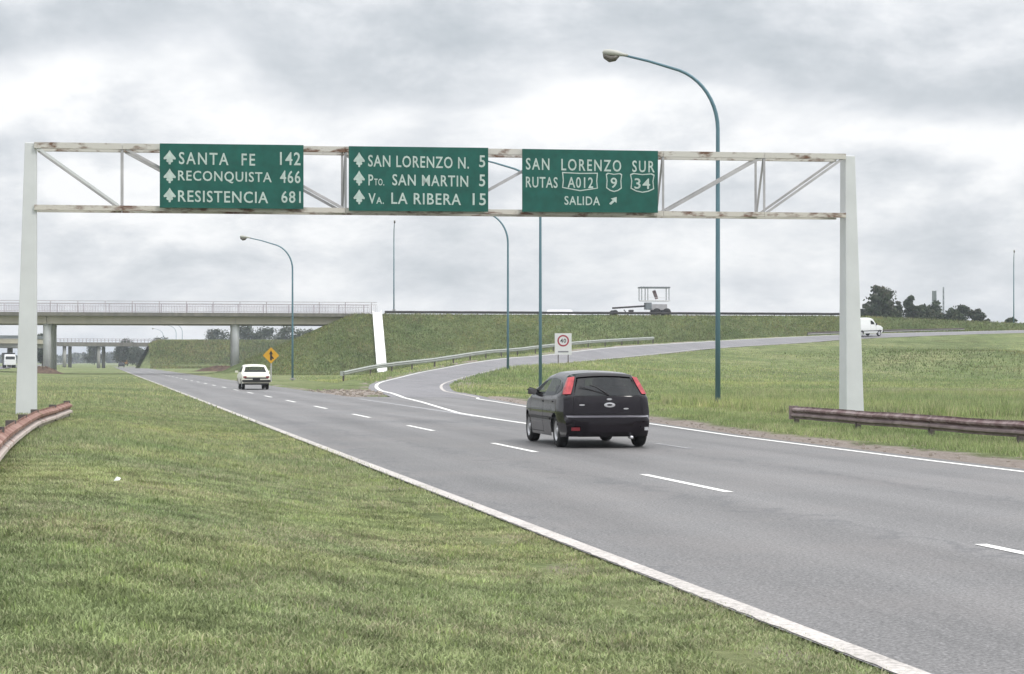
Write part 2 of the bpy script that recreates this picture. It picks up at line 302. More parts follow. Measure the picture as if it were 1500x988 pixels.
AR, AL = 44.0, -44.0
def zcrest(a): return np.where(a > 112, 7.7-np.minimum((a-112)*.038, 4.5), np.where(a < -110, 7.7-np.minimum((-a-110)*.03, 6), 7.7))
def inpoly(x, y, poly):
    r = np.zeros(x.shape, bool); n = len(poly)
    for i in range(n):
        x1, y1 = poly[i]; x2, y2 = poly[(i+1) % n]
        c = ((y1 > y) != (y2 > y)) & (x < (x2-x1)*(y-y1)/(y2-y1+1e-12)+x1); r ^= c
    return r
RAMPPOLY = np.vstack([OA[:, :2], IA[::-1, :2]])
nv = [rng.uniform(0, 6.28, 2) for _ in range(8)]
def wob(x, y):
    r = 0
    for i, (a, b) in enumerate(nv):
        k = .05*1.6**i; th = i*1.9; r = r+np.sin((x*math.cos(th)+y*math.sin(th))*k+a)*np.cos((x*math.sin(th)-y*math.cos(th))*k*.8+b)/(1.35**i)
    return r/3
def terrain(x, y, info=False):
    x = np.asarray(x, float); y = np.asarray(y, float); off = x+K*y
    z = .02+.10*wob(x, y)*np.clip((np.abs(off-9)-9)/20, 0, 1)
    z = z+np.where(off < 0, .55*np.clip((y-130)/160, 0, 1)*np.clip((-off-3)/12, 0, 1), 0)
    # raised median shoulder that carries the left guardrail
    q_ = np.clip((3.2-off)/3.8, 0, 1); q_ = q_*q_*(3-2*q_); fy = np.interp(y, [5, 13, 24, 34, 60, 120], [0, .46, .46, .36, .33, 0]); z = z+fy*q_
    z = z+1.15*np.exp(-((x-45)/10)**2-((y-172)/11)**2)
    # ramp fill
    near = (y > 60) & (y < 330) & (x > -40) & (x < 160)
    dI = np.full(x.shape, 1e3); dO = np.full(x.shape, 1e3); fI = np.full(x.shape, -9.); fO = np.full(x.shape, -9.); zI = np.zeros(x.shape); zO = np.zeros(x.shape)
    ii = np.where(near.ravel())[0]
    if len(ii):
        X = x.ravel()[ii]; Y = y.ravel()[ii]
        def q(Lp, slope, sh):
            d = np.full(X.shape, 1e3); f = np.full(X.shape, -9.); zz = np.zeros(X.shape)
            for k in range(len(Lp)):
                for m_ in ((0,) if k == len(Lp)-1 else (0, .5)):
                    pk = Lp[k]*(1-m_)+Lp[min(k+1, len(Lp)-1)]*m_
                    dd = np.hypot(X-pk[0], Y-pk[1]); u = dd < d; zz = np.where(u, pk[2], zz); d = np.minimum(d, dd)
                    f = np.maximum(f, pk[2]-np.maximum(0, dd-sh)/slope)
            return d, f, zz
        a = q(IA, 14.0, 1.0); b = q(OA, 4.5, 2.6)
        for arr, v in ((dI, a[0]), (fI, a[1]), (zI, a[2]), (dO, b[0]), (fO, b[1]), (zO, b[2])): arr.ravel()[ii] = v
        ins = np.zeros(x.shape, bool); ins.ravel()[ii] = inpoly(X, Y, RAMPPOLY)
        innerside = dI < dO; X_c, Y_c = x, y
        fill = np.where(innerside, np.minimum(fI+.9*np.exp(-((X_c-45)/11)**2-((Y_c-176)/10)**2), zI+.02), fO)-.02
        bumpy = .16*wob(x*2.3, y*2.3)*np.clip((dI-3)/8, 0, 1)*np.clip((y-70)/40, 0, 1)
        z = np.where(near & ~ins, np.maximum(z, fill+np.where(innerside, bumpy, 0)), z)
        zr = (dI*zO+dO*zI)/(dI+dO+1e-6)-.14
        z = np.where(ins, zr, z)
    else: ins = np.zeros(x.shape, bool)
    # crossing road on its bank
    a = (x-CE0[0])*EC[0]+(y-CE0[1])*EC[1]; d = (x-CE0[0])*NC[0]+(y-CE0[1])*NC[1]
    dd = np.abs(d-6)-6.0
    da = np.minimum(np.maximum(AR-a, 0), np.maximum(a-AL, 0)); ctr = np.where((a > AL) & (a < AR), da, 0)
    dist = np.hypot(np.maximum(dd, 0), ctr*.93)
    zb = zcrest(a)-np.maximum(dist-.3, 0)/(2.05+.25*wob(x*.7, y*.7))-.05
    zb = zb+.22*wob(x*3, y*3)*np.clip(dist/3, 0, 1)
    scrub = ((zb > z+.05) & ~ins)
    z = np.where(scrub, zb, z)
    onb = (np.abs(d-6) < 5.4) & ((a > AR) | (a < AL)); z = np.where(onb, zcrest(a)-.22, z)
    # second bank farther on, right of the road
    a2 = off-14.0; d2 = np.abs(y-455-(x+85)*.15)-6; zb2 = 6.4-np.hypot(np.maximum(d2, 0), np.maximum(-a2, 0))/2.2
    s2 = (zb2 > z) & (y > 380) & (off > 11.6); z = np.where(s2, zb2, z); scrub |= s2
    # carriageways sit in a shallow tray
    re = right_edge(y); inr = (off > 4.05) & (off < re) & ~((ins) & (y > 84))
    z = np.where(inr & (z < 2), -.10, z); edge = ((off > 3.3) & (off < 4.6)) | ((np.abs(off-re) < .6) & ~ins & ((y < 84) | (off < 11.9))); z = np.where(edge & (z < .8), -.02, z)
    opp = (off < -14.5) & (off > -23); z = np.where(opp & (z < 2), np.interp(y, [120, 300], [0, .5])-.1, z)
    if not info: return z
    dirt = np.zeros(x.shape)
    sh = off-re
    dirt = np.maximum(dirt, np.where((y < 86), np.clip(1.15-sh/(1.55+.45*wob(x*4, y*4)), 0, 1)*(sh > -.5), 0))
    dirt = np.where((off > 0) & (off < 4.3) & (wob(x*2.1, y*1.3) > .35), np.maximum(dirt, .3), dirt)
    g = np.hypot((x+9.3)/4.5, (y-92)/14); dirt = np.maximum(dirt, np.clip(1.25-g, 0, 1)*(off > 11))
    dirt = np.maximum(dirt, np.where((y > 84) & (sh > 0) & (off < 14), np.clip(1-(off-11.3)/1.6, 0, 1)*.8, 0))
    g = np.hypot((x-(-3.4)+.0)/3.2, (y-108)/9); dirt = np.maximum(dirt, np.clip(1.0-g, 0, .8)*(~ins))
    dirt = np.maximum(dirt, np.clip(.62-np.abs(off-3.75)/.5, 0, .5)*(y > 5))
    dirt = np.maximum(dirt, np.where(ins, 0, np.clip(.75-np.minimum(dI, dO)/1.6, 0, 1)))
    for (ox, oy, rx, ry, s) in ((14.5-K*60, 60, 4, 8, .35), (-30, 120, 26, 10, .25), (24, 74, 12, 5, .42), (4, 33, 0, 0, 0)):
        if rx: dirt = np.maximum(dirt, np.clip(s*(1.2-np.hypot((x-ox)/rx, (y-oy)/ry)), 0, 1))
    scr = np.where(scrub, 1.0, 0.0)
    for (px, py_, rx, ry) in ((44, 190, 9, 17), (52, 182, 12, 12), (30, 150, 14, 5), (38, 205, 20, 5)):
        scr = np.maximum(scr, np.clip(1.15-np.hypot((x-px)/rx, (y-py_)/ry)+.35*wob(x*3, y*3), 0, .75)*(~scrub)*(~ins))
    return z, dirt, scr
# ------------------------------------------------------------------ ground sheet
gx = np.unique(np.r_[np.linspace(-6000, -400, 12), np.arange(-400, -130, 15), np.arange(-130, -14, 2.0), np.arange(-14, 26, .5), np.arange(26, 110, 1.6), np.arange(110, 300, 12), np.linspace(300, 6000, 14)])
gy = np.unique(np.r_[np.linspace(-600, -40, 8), np.arange(-40, 4, 3), np.arange(4, 60, .55), np.arange(60, 285, 1.0), np.arange(285, 500, 5), np.arange(500, 1200, 60), np.linspace(1200, 9000, 14)])
GX, GY = np.meshgrid(gx, gy); GZ, GD, GS = terrain(GX, GY, True)
nx, ny = len(gx), len(gy); V = np.stack([GX.ravel(), GY.ravel(), GZ.ravel()], 1)
idx = np.arange(nx*ny).reshape(ny, nx); Fc = np.stack([idx[:-1, :-1].ravel(), idx[:-1, 1:].ravel(), idx[1:, 1:].ravel(), idx[1:, :-1].ravel()], 1)
def fastmesh(name, V, Fc, m, smooth=False):
    k = Fc.shape[1]; me = bpy.data.meshes.new(name); me.vertices.add(len(V)); me.vertices.foreach_set('co', V.astype(np.float32).ravel())
    me.loops.add(Fc.size); me.loops.foreach_set('vertex_index', Fc.astype(np.int32).ravel()); me.polygons.add(len(Fc))
    me.polygons.foreach_set('loop_start', np.arange(0, Fc.size, k, dtype=np.int32)); me.polygons.foreach_set('loop_total', np.full(len(Fc), k, np.int32))
    if smooth: me.polygons.foreach_set('use_smooth', np.ones(len(Fc), bool))
    me.update(calc_edges=True); me.materials.append(m); return me
me = fastmesh('ground', V, Fc, MT['ground'], True)
ca = me.color_attributes.new('kindmap', 'FLOAT_COLOR', 'POINT'); ca.data.foreach_set('color', np.stack([GD.ravel(), GS.ravel(), GD.ravel()*0, GD.ravel()*0+1], 1).astype(np.float32).ravel())
struct(link('ground', me))
# ------------------------------------------------------------------ roads and paint
def strip(name, A, B, m, parent=None, dz=0.0):
    A = np.asarray(A, float); B = np.asarray(B, float); n = len(A); V = np.vstack([A, B]); V[:, 2] += dz
    return mesh(name, V, [(i, i+n, i+n+1, i+1) for i in range(n-1)], m, parent, True)
ys = np.r_[np.arange(-60, 84.5, 4), 84.5]
road_pts_l = [at(4.07, y) for y in ys]; road_pts_r = [at(float(right_edge(y)), y) for y in ys]
V = [tuple(p) for p in road_pts_l]+[tuple(p) for p in road_pts_r]; n = len(ys); Fr = [(i, i+n, i+n+1, i+1) for i in range(n-1)]
y2 = [84.5, 120, 180, 260, 400, 700, 1300, 3000]; b0 = len(V)
V += [tuple(at(4.07, y)) for y in y2]+[tuple(at(11.35, y)) for y in y2]; n2_ = len(y2); Fr += [(b0+i, b0+i+n2_, b0+i+n2_+1, b0+i+1) for i in range(n2_-1)]
road = struct(mesh('road', V, Fr, MT['road']))
def line_strip(name, pts, wd, m, parent, dz, ragged=0.0, step=1.0):
    pts = np.asarray(pts, float); s = np.r_[0, np.cumsum(np.linalg.norm(np.diff(pts, axis=0), axis=1))]; n = max(2, int(s[-1]/step)+1); u = np.linspace(0, s[-1], n)
    Q = np.stack([np.interp(u, s, pts[:, k]) for k in range(3)], 1); A = offset2(Q, -wd/2); B = offset2(Q, wd/2)
    if ragged:
        A = A+(B-A)*rng.uniform(-ragged*.6, ragged*.6, n)[:, None]*np.clip(1.2-np.abs(Q[:, 1])/200, .1, 1)[:, None]
        B = B+(A-B)*rng.uniform(0, ragged*.15, n)[:, None]
    return strip(name, A, B, m, parent, dz)
line_strip('edge_line', [at(4.17, y, 0) for y in (-30, 0, 20, 60, 150, 300)], .165, MT['oldpaint'], road, .004, .10, .12)
line_strip('edge_line', [at(13.4, -30), at(13.4, 30), at(13.62, 40), at(14.12, 47.5), at(15.05, 65), at(16.2, 80), Vector(Iline[0])+Vector((0, 0, 0))], .13, MT['paint'], road, .005)
line_strip('edge_line', [at(11.02, 43.5), at(11.0, 52), at(11.15, 58), at(11.7, 63.5), at(12.75, 74), at(13.60, 84.2)], .17, MT['paint'], road, .0055)
line_strip('edge_line', [at(10.9, 54), at(11.05, 60), at(11.1, 70), at(11.1, 80)], .22, MT['faint'], road, .004)
dash = None
for i, y in enumerate(np.arange(-18, 300, 10.28)):
    y0 = y+.35; a = at(7.68, 0); 
    if dash is None:
        Vd = [(-.06, -1.85, 0), (.06, -1.85, 0), (.06, 1.85, 0), (-.06, 1.85, 0)]; dash = mesh('lane_dash', Vd, [(0, 1, 2, 3)], MT['paint'], road); o = dash
    else: o = dash.copy(); C.objects.link(o)
    o.location = at(7.7, 14.5+10.12*(i-3), .005); o.rotation_euler = (0, 0, RZ)
for y in (35.3,):
    o = dash.copy(); C.objects.link(o); o.data = dash.data.copy(); o.data.materials[0] = MT['faint']; o.location = at(10.85, y, .005); o.rotation_euler = (0, 0, RZ); o.scale = (1, .6, 1)
ramp_road = struct(strip('ramp_road', OA, IA, MT['ramp'], None, .004))
WR = np.linalg.norm(IA-OA, axis=1)[:, None]
def across(d): return OA+(IA-OA)*(d/WR)
cosx = np.abs(np.sum((IA-OA)[:, :2]/WR*np.stack([np.gradient(OA, axis=0)[:, 1], -np.gradient(OA, axis=0)[:, 0]], 1)/np.linalg.norm(np.gradient(OA, axis=0)[:, :2], axis=1)[:, None], axis=1))[:, None].clip(.3, 1)
cosi = np.abs(np.sum((IA-OA)[:, :2]/WR*np.stack([np.gradient(IA, axis=0)[:, 1], -np.gradient(IA, axis=0)[:, 0]], 1)/np.linalg.norm(np.gradient(IA, axis=0)[:, :2], axis=1)[:, None], axis=1))[:, None].clip(.3, 1)
strip('edge_line', across(.39/cosx), across(.60/cosx), MT['paint'], ramp_road, .012); strip('edge_line', IA+(OA-IA)*(.58/cosi/WR), IA+(OA-IA)*(.42/cosi/WR), MT['oldpaint'], ramp_road, .012)
def cp(a, d, z): v = CE0+EC*a+NC*d; return Vector((v[0], v[1], z))
aa = np.r_[-300, np.arange(-260, 262, 6.0)]
over_road = struct(strip('overpass_road', [cp(a, .9, float(zcrest(a))+.02) for a in aa], [cp(a, 11.1, float(zcrest(a))+.02) for a in aa], MT['ramp']))
line_strip('edge_line', [cp(a, 1.5, float(zcrest(a))+.03) for a in aa], .13, MT['paint'], over_road, .01)
struct(strip('opposite_road', [at(-22.6, y, float(np.interp(y, [120, 300], [0, .5]))+.03) for y in (-60, 60, 120, 160, 200, 250, 300, 600, 3000)], [at(-15, y, float(np.interp(y, [120, 300], [0, .5]))+.03) for y in (-60, 60, 120, 160, 200, 250, 300, 600, 3000)], MT['ramp']))
# ------------------------------------------------------------------ grass
def blades(name, X, Y, h, wd, m, tri=2, lean=.5, clump=0):
    n = len(X); Z = terrain(X, Y); th = rng.uniform(0, 6.283, n); ph = rng.uniform(0, 6.283, n); ln = rng.uniform(.1, lean, n)*h
    dx, dy = np.cos(th)*wd/2, np.sin(th)*wd/2; lx, ly = np.cos(ph)*ln, np.sin(ph)*ln
    b0 = np.stack([X-dx, Y-dy, Z-.01], 1); b1 = np.stack([X+dx, Y+dy, Z-.01], 1); tp = np.stack([X+lx, Y+ly, Z+h], 1)
    if tri == 1: V = np.stack([b0, b1, tp], 1).reshape(-1, 3); Fc = np.arange(3*n).reshape(n, 3); k = 3
    else:
        mid = np.stack([X+lx*.35, Y+ly*.35, Z+h*.6], 1); m0 = mid-np.stack([dx, dy, dx*0], 1)*.8; m1 = mid+np.stack([dx, dy, dx*0], 1)*.8
        V = np.stack([b0, b1, m1, m0, tp], 1).reshape(-1, 3); a = np.arange(n)*5; k = 5
        Fc = np.concatenate([np.stack([a, a+1, a+2], 1), np.stack([a, a+2, a+3], 1), np.stack([a+3, a+2, a+4], 1)])
    me = fastmesh(name, V, Fc, m)
    t = np.repeat(np.stack([rng.uniform(0, 1, n), rng.uniform(0, 1, n), np.zeros(n), np.ones(n)], 1), k, axis=0)
    ca = me.color_attributes.new('tint', 'FLOAT_COLOR', 'POINT'); ca.data.foreach_set('color', t.astype(np.float32).ravel())
    return stuff(link(name, me))
def fade(X, Y, a, b, c, d):
    p = np.interp(Y, [a, b, c, d], [0, 1, 1, 0]); k = rng.uniform(0, 1, len(X)) < p; return X[k], Y[k]
def inview(X, Y, m=1.5): return (np.abs(X) < .29*Y+m)
def scatter_left(n, y0, y1, bias=1.0):
    Y = y0+(y1-y0)*rng.uniform(0, 1, n)**bias; X = rng.uniform(-1, 1, n)*(.305*Y+1.1)
    off = X+K*Y; ed = 4.17-.05*np.abs(rng.normal(0, 1, n))+.03*wob(X*30, Y*30)+.05*wob(X*9, Y*9)
    k = off < ed; return X[k], Y[k]
# near turf: density falls with distance
X, Y = scatter_left(780000, 6.3, 27, .9); X, Y = fade(X, Y, 6, 6.3, 18, 27); Xc = wob(X*7, Y*7); h = (.013+.016*rng.uniform(0, 1, len(X)))*(1+.35*Xc)
blades('mown_grass', X, Y, h, rng.uniform(.005, .010, len(X)), MT['blades'], 2, 1.9)
X, Y = scatter_left(330000, 18, 66, .8); X, Y = fade(X, Y, 18, 27, 46, 66); h = (.035+.03*rng.uniform(0, 1, len(X)))*(1+.35*wob(X*5, Y*5)); blades('mown_grass', X, Y, h, .014, MT['blades'], 1, 1.2)
X, Y = scatter_left(230000, 46, 200, .7); X, Y = fade(X, Y, 46, 66, 110, 200); h = .07+.05*rng.uniform(0, 1, len(X)); blades('mown_grass', X, Y, h, .035, MT['blades'], 1, .8)
# scattered tufts in the lawn
nt_ = 2600; cx, cy = scatter_left(nt_, 8, 48, .8); rep = 26; X = np.repeat(cx, rep)+rng.normal(0, .05, len(cx)*rep); Y = np.repeat(cy, rep)+rng.normal(0, .05, len(cx)*rep)
k = (X+K*Y) < 4.0; X, Y = X[k], Y[k]; blades('grass_tufts', X, Y, rng.uniform(.025, .055, len(X)), .010, MT['weeds'], 2, .8)
# right verge and field
def scatter_right(n, y0, y1, extra=1.7, ramp_clear=True):
    Y = rng.uniform(y0, y1, n); X = rng.uniform(-.12, .31, n)*Y+rng.uniform(0, 2.5, n); off = X+K*Y; re = right_edge(Y)
    k = off > re+extra+.55*wob(X*4, Y*4)+np.abs(rng.normal(0, .25, n))
    k &= ~inpoly(X, Y, RAMPPOLY)
    k &= (Y < 84) | (off > 17.4)
    return X[k], Y[k]
X, Y = scatter_right(230000, 28, 72, 1.15); X, Y = fade(X, Y, 27, 28, 55, 72); blades('verge_grass', X, Y, rng.uniform(.05, .13, len(X)), .016, MT['weeds'], 1, .8)
X, Y = scatter_right(330000, 55, 215, 1.5); X, Y = fade(X, Y, 55, 72, 110, 215); k = (terrain(X, Y) < 4.6) & (np.hypot((X-45)/13, (Y-173)/14)+.25*wob(X*1.5, Y*1.5)+.55*wob(X*.6+3, Y*.9) > rng.normal(.45, .35, len(X))); X, Y = X[k], Y[k]; hh = np.clip(.13+.16*wob(X*.8, Y*1.3+40), .05, .5)*rng.uniform(.6, 1.3, len(X)); blades('field_grass', X, Y, hh, .05, MT['weeds'], 1, .7)
def mound(X, Y): return np.hypot((X-45)/13, (Y-173)/14)+.25*wob(X*1.5, Y*1.5)
n = 26000; X = rng.uniform(18, 72, n); Y = rng.uniform(148, 200, n); k = (mound(X, Y)+.55*wob(X*.6+3, Y*.9) < rng.normal(.85, .28, n)) & ~inpoly(X, Y, RAMPPOLY); X, Y = X[k], Y[k]
MOUND = (X, Y)
n = 16000; X = 20.5+rng.normal(0, 3.6, n); Y = 86+rng.normal(0, 3.2, n); STRAW = (X, Y)
# tall weeds behind the right guardrail
Y = rng.uniform(52, 84, 90000); X = rng.uniform(.08, .30, 90000)*Y; k = (wob(X*1.2, Y*1.2) > -.15) & ((X+K*Y) > 20.5); X, Y = X[k], Y[k]; blades('tall_weeds', X, Y, rng.uniform(.12, .42, len(X)), .03, MT['weeds'], 1, .5)
# ragged weeds on the bank slopes
n = 130000; a_ = rng.uniform(30, 150, n); d_ = rng.uniform(-17, 0, n); X = CE0[0]+EC[0]*a_+NC[0]*d_; Y = CE0[1]+EC[1]*a_+NC[1]*d_
k = ~inpoly(X, Y, RAMPPOLY) & (X+K*Y > 13); X, Y = X[k], Y[k]
MT['bankweeds'] = blade_material('bank_weeds', (.085, .115, .05), (.20, .24, .105), (.27, .23, .14))
blades('bank_weeds', X, Y, rng.uniform(.08, .27, len(X))*(1+.5*wob(X*2, Y*2)), .10, MT['bankweeds'], 1, .8)
X, Y = MOUND; blades('mound_weeds', X, Y, rng.uniform(.08, .26, len(X)), .10, MT['bankweeds'], 1, .8)
MT['straw'] = blade_material('straw_grass', (.30, .27, .17), (.46, .42, .28), (.5, .44, .33)); X, Y = STRAW; blades('dry_grass', X, Y, rng.uniform(.15, .34, len(X)), .03, MT['straw'], 1, .7)
n = 60000; off_ = rng.uniform(11.8, 60, n); Yf = rng.uniform(425, 462, n); X = off_-K*Yf; blades('bank_weeds', X, Yf, rng.uniform(.2, .7, n), .25, MT['bankweeds'], 1, .8)
# pebbles and clods on the gore
g = G()
for i in range(420):
    y = random.uniform(80, 104); x = -9.3+random.gauss(0, 2.0)-(y-92)*.12
    if x+K*y < 11.5: continue
    if inpoly(np.array([x]), np.array([y]), RAMPPOLY)[0] and random.random() < .8: continue
    r = random.uniform(.03, .10); z = float(terrain(np.array([x]), np.array([y]))[0]); g.box((x, y, z+r*.3), (r*2, r*1.6, r), (Vector((math.cos(i), math.sin(i), .2)).normalized(), Vector((-math.sin(i), math.cos(i), 0)), Vector((0, 0, 1))))
for i in range(500):
    y = random.uniform(26, 80); x = float(right_edge(np.array(y)))+random.uniform(.0, 1.7)-K*y; r = random.uniform(.008, .028); g.box((x, y, .01+r*.3), (r*2, r*1.6, r))
stuff(g.build('gravel', mat('gravel', (.30, .26, .22), .9, var=.3, scale=6)))
# ------------------------------------------------------------------ gantry
PR = Vector((8.84, 48.3, 0)); GE = -RIGHT; WG = 20.77; PL = PR+GE*WG; E = RIGHT       # E points right along the gantry
def gs(px, base=PL):
    u = (px-750)/F; return (u*base.y-base.x)/(E.x-u*E.y)
gan = thing('sign_gantry', 'white steel truss gantry with rust streaks spanning the whole road on two tapered posts', 'gantry', (PL+PR)/2)
gan_l = gan.location.copy()
def gp(s, z, d=0): return PL+E*s+ROAD*d+Vector((0, 0, z))-gan_l
zt0, zt1 = EYE+(HOR-213)*PL.y/F, EYE+(HOR-230)*PR.y/F; zb0, zb1 = EYE+(HOR-304)*PL.y/F, EYE+(HOR-316)*PR.y/F
def ztop(s): return zt0+(zt1-zt0)*s/WG
def zbot(s): return zb0+(zb1-zb0)*s/WG
s_end0, s_end1 = gs(44), gs(1247); TD = .62
for sgn, s0, top, xr in ((-1, gs(45), ztop(0)+.07, 0), (1, gs(1246), ztop(WG)+.03, 0)):
    g = G(); wt, wb = .27, .50; it = .0; V = []
    inner = s0-sgn*wt/2
    for z, wd, dp in ((-.2, wb, .52), (top, wt, .36)):
        a, b = (inner, inner+sgn*wd); lo, hi = min(a, b), max(a, b)
        for s, d in ((lo, -dp/2+.1), (hi, -dp/2+.1), (hi, dp/2+.1), (lo, dp/2+.1)): V.append(gp(s, z, d+.1))
    g.add(V, [(0, 3, 2, 1), (4, 5, 6, 7), (0, 1, 5, 4), (1, 2, 6, 5), (2, 3, 7, 6), (3, 0, 4, 7)])
    g.build('post', MT['white'], gan, bevel=.015)
    g = G(); c = gp(inner+sgn*wb/2, .03, .2); g.box(c, (.8, .8, .12), (E, ROAD, Vector((0, 0, 1)))); g.build('base_plate', MT['conc'], gan)
sj = [gs(50), gs(179), gs(345), gs(506), gs(661), gs(814), gs(971), gs(1119), gs(1238)]
for dpt in (-.02, TD):
    for zf, m in ((ztop, 'chord'), (zbot, 'chordlow')):
        for i in range(8):                 # chord segments between joints
            g = G(); g.bar(gp(sj[i]+.004, zf(sj[i]), dpt), gp(sj[i+1]-.004, zf(sj[i+1]), dpt), .085, .14 if zf is ztop else .12); g.build('chord', MT[m], gan)
    for i in range(9):
        if i in (0, 8): continue
        g = G(); g.bar(gp(sj[i], zbot(sj[i])+.055, dpt), gp(sj[i], ztop(sj[i])-.06, dpt), .055); g.build('vertical_brace', MT['brace'], gan)
    for i in range(8):
        down = i < 4; a = (sj[i]+.08, ztop(sj[i])-.06) if down else (sj[i]+.08, zbot(sj[i])+.06); b = (sj[i+1]-.08, zbot(sj[i+1])+.06) if down else (sj[i+1]-.08, ztop(sj[i+1])-.06)
        g = G(); g.bar(gp(a[0], a[1], dpt+.006), gp(b[0], b[1], dpt+.006), .06); g.build('diagonal_brace', MT['brace'] if i != 0 or dpt > 0 else MT['white'], gan)
for i in range(1, 8):
    g = G(); g.bar(gp(sj[i], ztop(sj[i])-.05, 0.03), gp(sj[i], zbot(sj[i])+.05, TD-.05), .045); g.build('cross_brace', MT['brace'], gan)
for i in range(9):
    for zf in (ztop, zbot):
        g = G(); g.bar(gp(sj[i], zf(sj[i])+.01, .03), gp(sj[i], zf(sj[i])+.01, TD-.045), .05); g.build('cross_tie', MT['brace'], gan)
for i in range(8):
    g = G(); g.bar(gp(sj[i]+.05, zbot(sj[i])-.0, .04), gp(sj[i+1]-.05, zbot(sj[i+1]), TD-.06), .04); g.build('cross_brace', MT['chordlow'], gan)
# signs: a plane hung .16 m in front of the truss
SB = PL-ROAD*.16
def spt(px, py):
    s = gs(px, SB); Y = SB.y+E.y*s; return s, EYE+(HOR-py)*Y/F
def text_obj(txt, s0, z0, s1, z1, m, parent, org, bold=.012, name='lettering', spacing=1.12, ax=E):
    cu = bpy.data.curves.new(name, 'FONT'); cu.body = txt; cu.size = 1; cu.offset = bold; cu.extrude = 0; cu.space_character = spacing; cu.resolution_u = 3
    t = bpy.data.objects.new(name, cu); C.objects.link(t); dg = bpy.context.evaluated_depsgraph_get(); me = bpy.data.meshes.new_from_object(t.evaluated_get(dg)); bpy.data.objects.remove(t); bpy.data.curves.remove(cu)
    v = np.array([q.co for q in me.vertices]); lo, hi = v.min(0), v.max(0); sx = (s1-s0)/(hi[0]-lo[0]); sz = (z1-z0)/(hi[1]-lo[1])
    for q in me.vertices:
        p = org+ax*(s0+(q.co.x-lo[0])*sx)+Vector((0, 0, z0+(q.co.y-lo[1])*sz)); q.co = p-parent_loc(parent)
    polys = [([v_.co.copy() for v_ in (me.vertices[i] for i in p_.vertices)]) for p_ in me.polygons]; key = [(min((q-org).dot(ax) for q in (c_+parent_loc(parent) for c_ in P_)), max((q-org).dot(ax) for q in (c_+parent_loc(parent) for c_ in P_)), j) for j, P_ in enumerate(polys)]
    key.sort(); groups = []; hi_ = None; gap = .5*(z1-z0)
    for a_, b_, j in key:
        if hi_ is None or (a_-hi_ > gap and ' ' in txt): groups.append([])
        groups[-1].append(j); hi_ = b_ if hi_ is None else max(hi_, b_)
    bpy.data.meshes.remove(me)
    for gr_ in groups:
        V = []; Fc = []
        for j in gr_: Fc.append(tuple(range(len(V), len(V)+len(polys[j])))); V += polys[j]
        mesh(name, V, Fc, m, parent)
def parent_loc(p): return p.location if p else Vector((0, 0, 0))
SF = SB-ROAD*.026        # face of the lettering
def make_sign(x0, y0, x1, y1, label, texts, arrows, shields):
    a = spt(x0, (y0[0]+y0[1])/2); b = spt(x1, (y0[0]+y0[1])/2)
    zt_ = spt(x0, y0[0])[1], spt(x1, y0[1])[1]; zb_ = spt(x0, y1[0])[1], spt(x1, y1[1])[1]
    c = SB+E*((a[0]+b[0])/2)+Vector((0, 0, (zb_[0]+zt_[0])/2)); t = thing('road_sign', label, 'road sign', c, 0, 'green signs on the gantry')
    q = [SB+E*a[0]+Vector((0, 0, zb_[0])), SB+E*b[0]+Vector((0, 0, zb_[1])), SB+E*b[0]+Vector((0, 0, zt_[1])), SB+E*a[0]+Vector((0, 0, zt_[0]))]
    g = G(); g.prism([v-ROAD*.02-c for v in q], ROAD*.04); g.build('panel', MT['sign'], t)
    g = G()
    for zz in (.25, .75):
        z = zb_[0]*(1-zz)+zt_[0]*zz; g.bar(SB+E*(a[0]+.1)+Vector((0, 0, z))+ROAD*.055-c, SB+E*(b[0]-.1)+Vector((0, 0, z))+ROAD*.055-c, .06); 
    g.build('mounting_rail', MT['brace'], t)
    for (tx, u0, v0, u1, v1, *sp_) in texts:
        p0 = spt(u0, v1); p1 = spt(u1, v0); zc0 = spt(u0, v1)[1]; text_obj(tx, p0[0], zc0, p1[0], zc0+(v1-v0)*(SB.y+E.y*p0[0])/F, MT['letter'], t, SF, spacing=sp_[0] if sp_ else 1.12)
    for (u0, v0, u1, v1) in arrows:
        p0 = spt(u0, v1); p1 = spt(u1, v0); w_ = p1[0]-p0[0]; h_ = p1[1]-p0[1]
        sh = [(.5, 1), (.66, .78), (.84, .60), (1.0, .44), (.97, .34), (.80, .36), (.72, .33), (.78, .22), (.68, .14), (.60, .16), (.58, 0), (.42, 0), (.40, .16), (.32, .14), (.22, .22), (.28, .33), (.20, .36), (.03, .34), (0, .44), (.16, .60), (.34, .78)]
        g = G(); g.prism([SF+E*(p0[0]+x*w_)+Vector((0, 0, p0[1]+y*h_))-c for x, y in sh], ROAD*.004); g.build('arrow', MT['letter'], t)
    for (u0, v0, u1, v1, kind) in shields:
        p0 = spt(u0, v1); p1 = spt(u1, v0); w_ = p1[0]-p0[0]; h_ = p1[1]-p0[1]
        sh = [(0, .16), (0.02, .55), (0, 1), (.5, .97), (1, 1), (.98, .55), (1, .16), (.5, 0)] if kind == 'w' else [(.02, .2), (0.05, .6), (0, .93), (.12, 1), (.5, .95), (.88, 1), (1, .93), (.95, .6), (.98, .2), (.75, .06), (.5, 0), (.25, .06)]
        th = .028; n = len(sh); V = []; Fc = []
        for x, y in sh: V.append(SF+E*(p0[0]+x*w_)+Vector((0, 0, p0[1]+y*h_))-c)
        for x, y in sh: V.append(SF+E*(p0[0]+.5*w_+(x-.5)*(w_-2*th))+Vector((0, 0, p0[1]+.5*h_+(y-.5)*(h_-2*th)))-c)
        mesh('route_shield', V, [(i, (i+1) % n, n+(i+1) % n, n+i) for i in range(n)], MT['letter'], t)
    return t, c
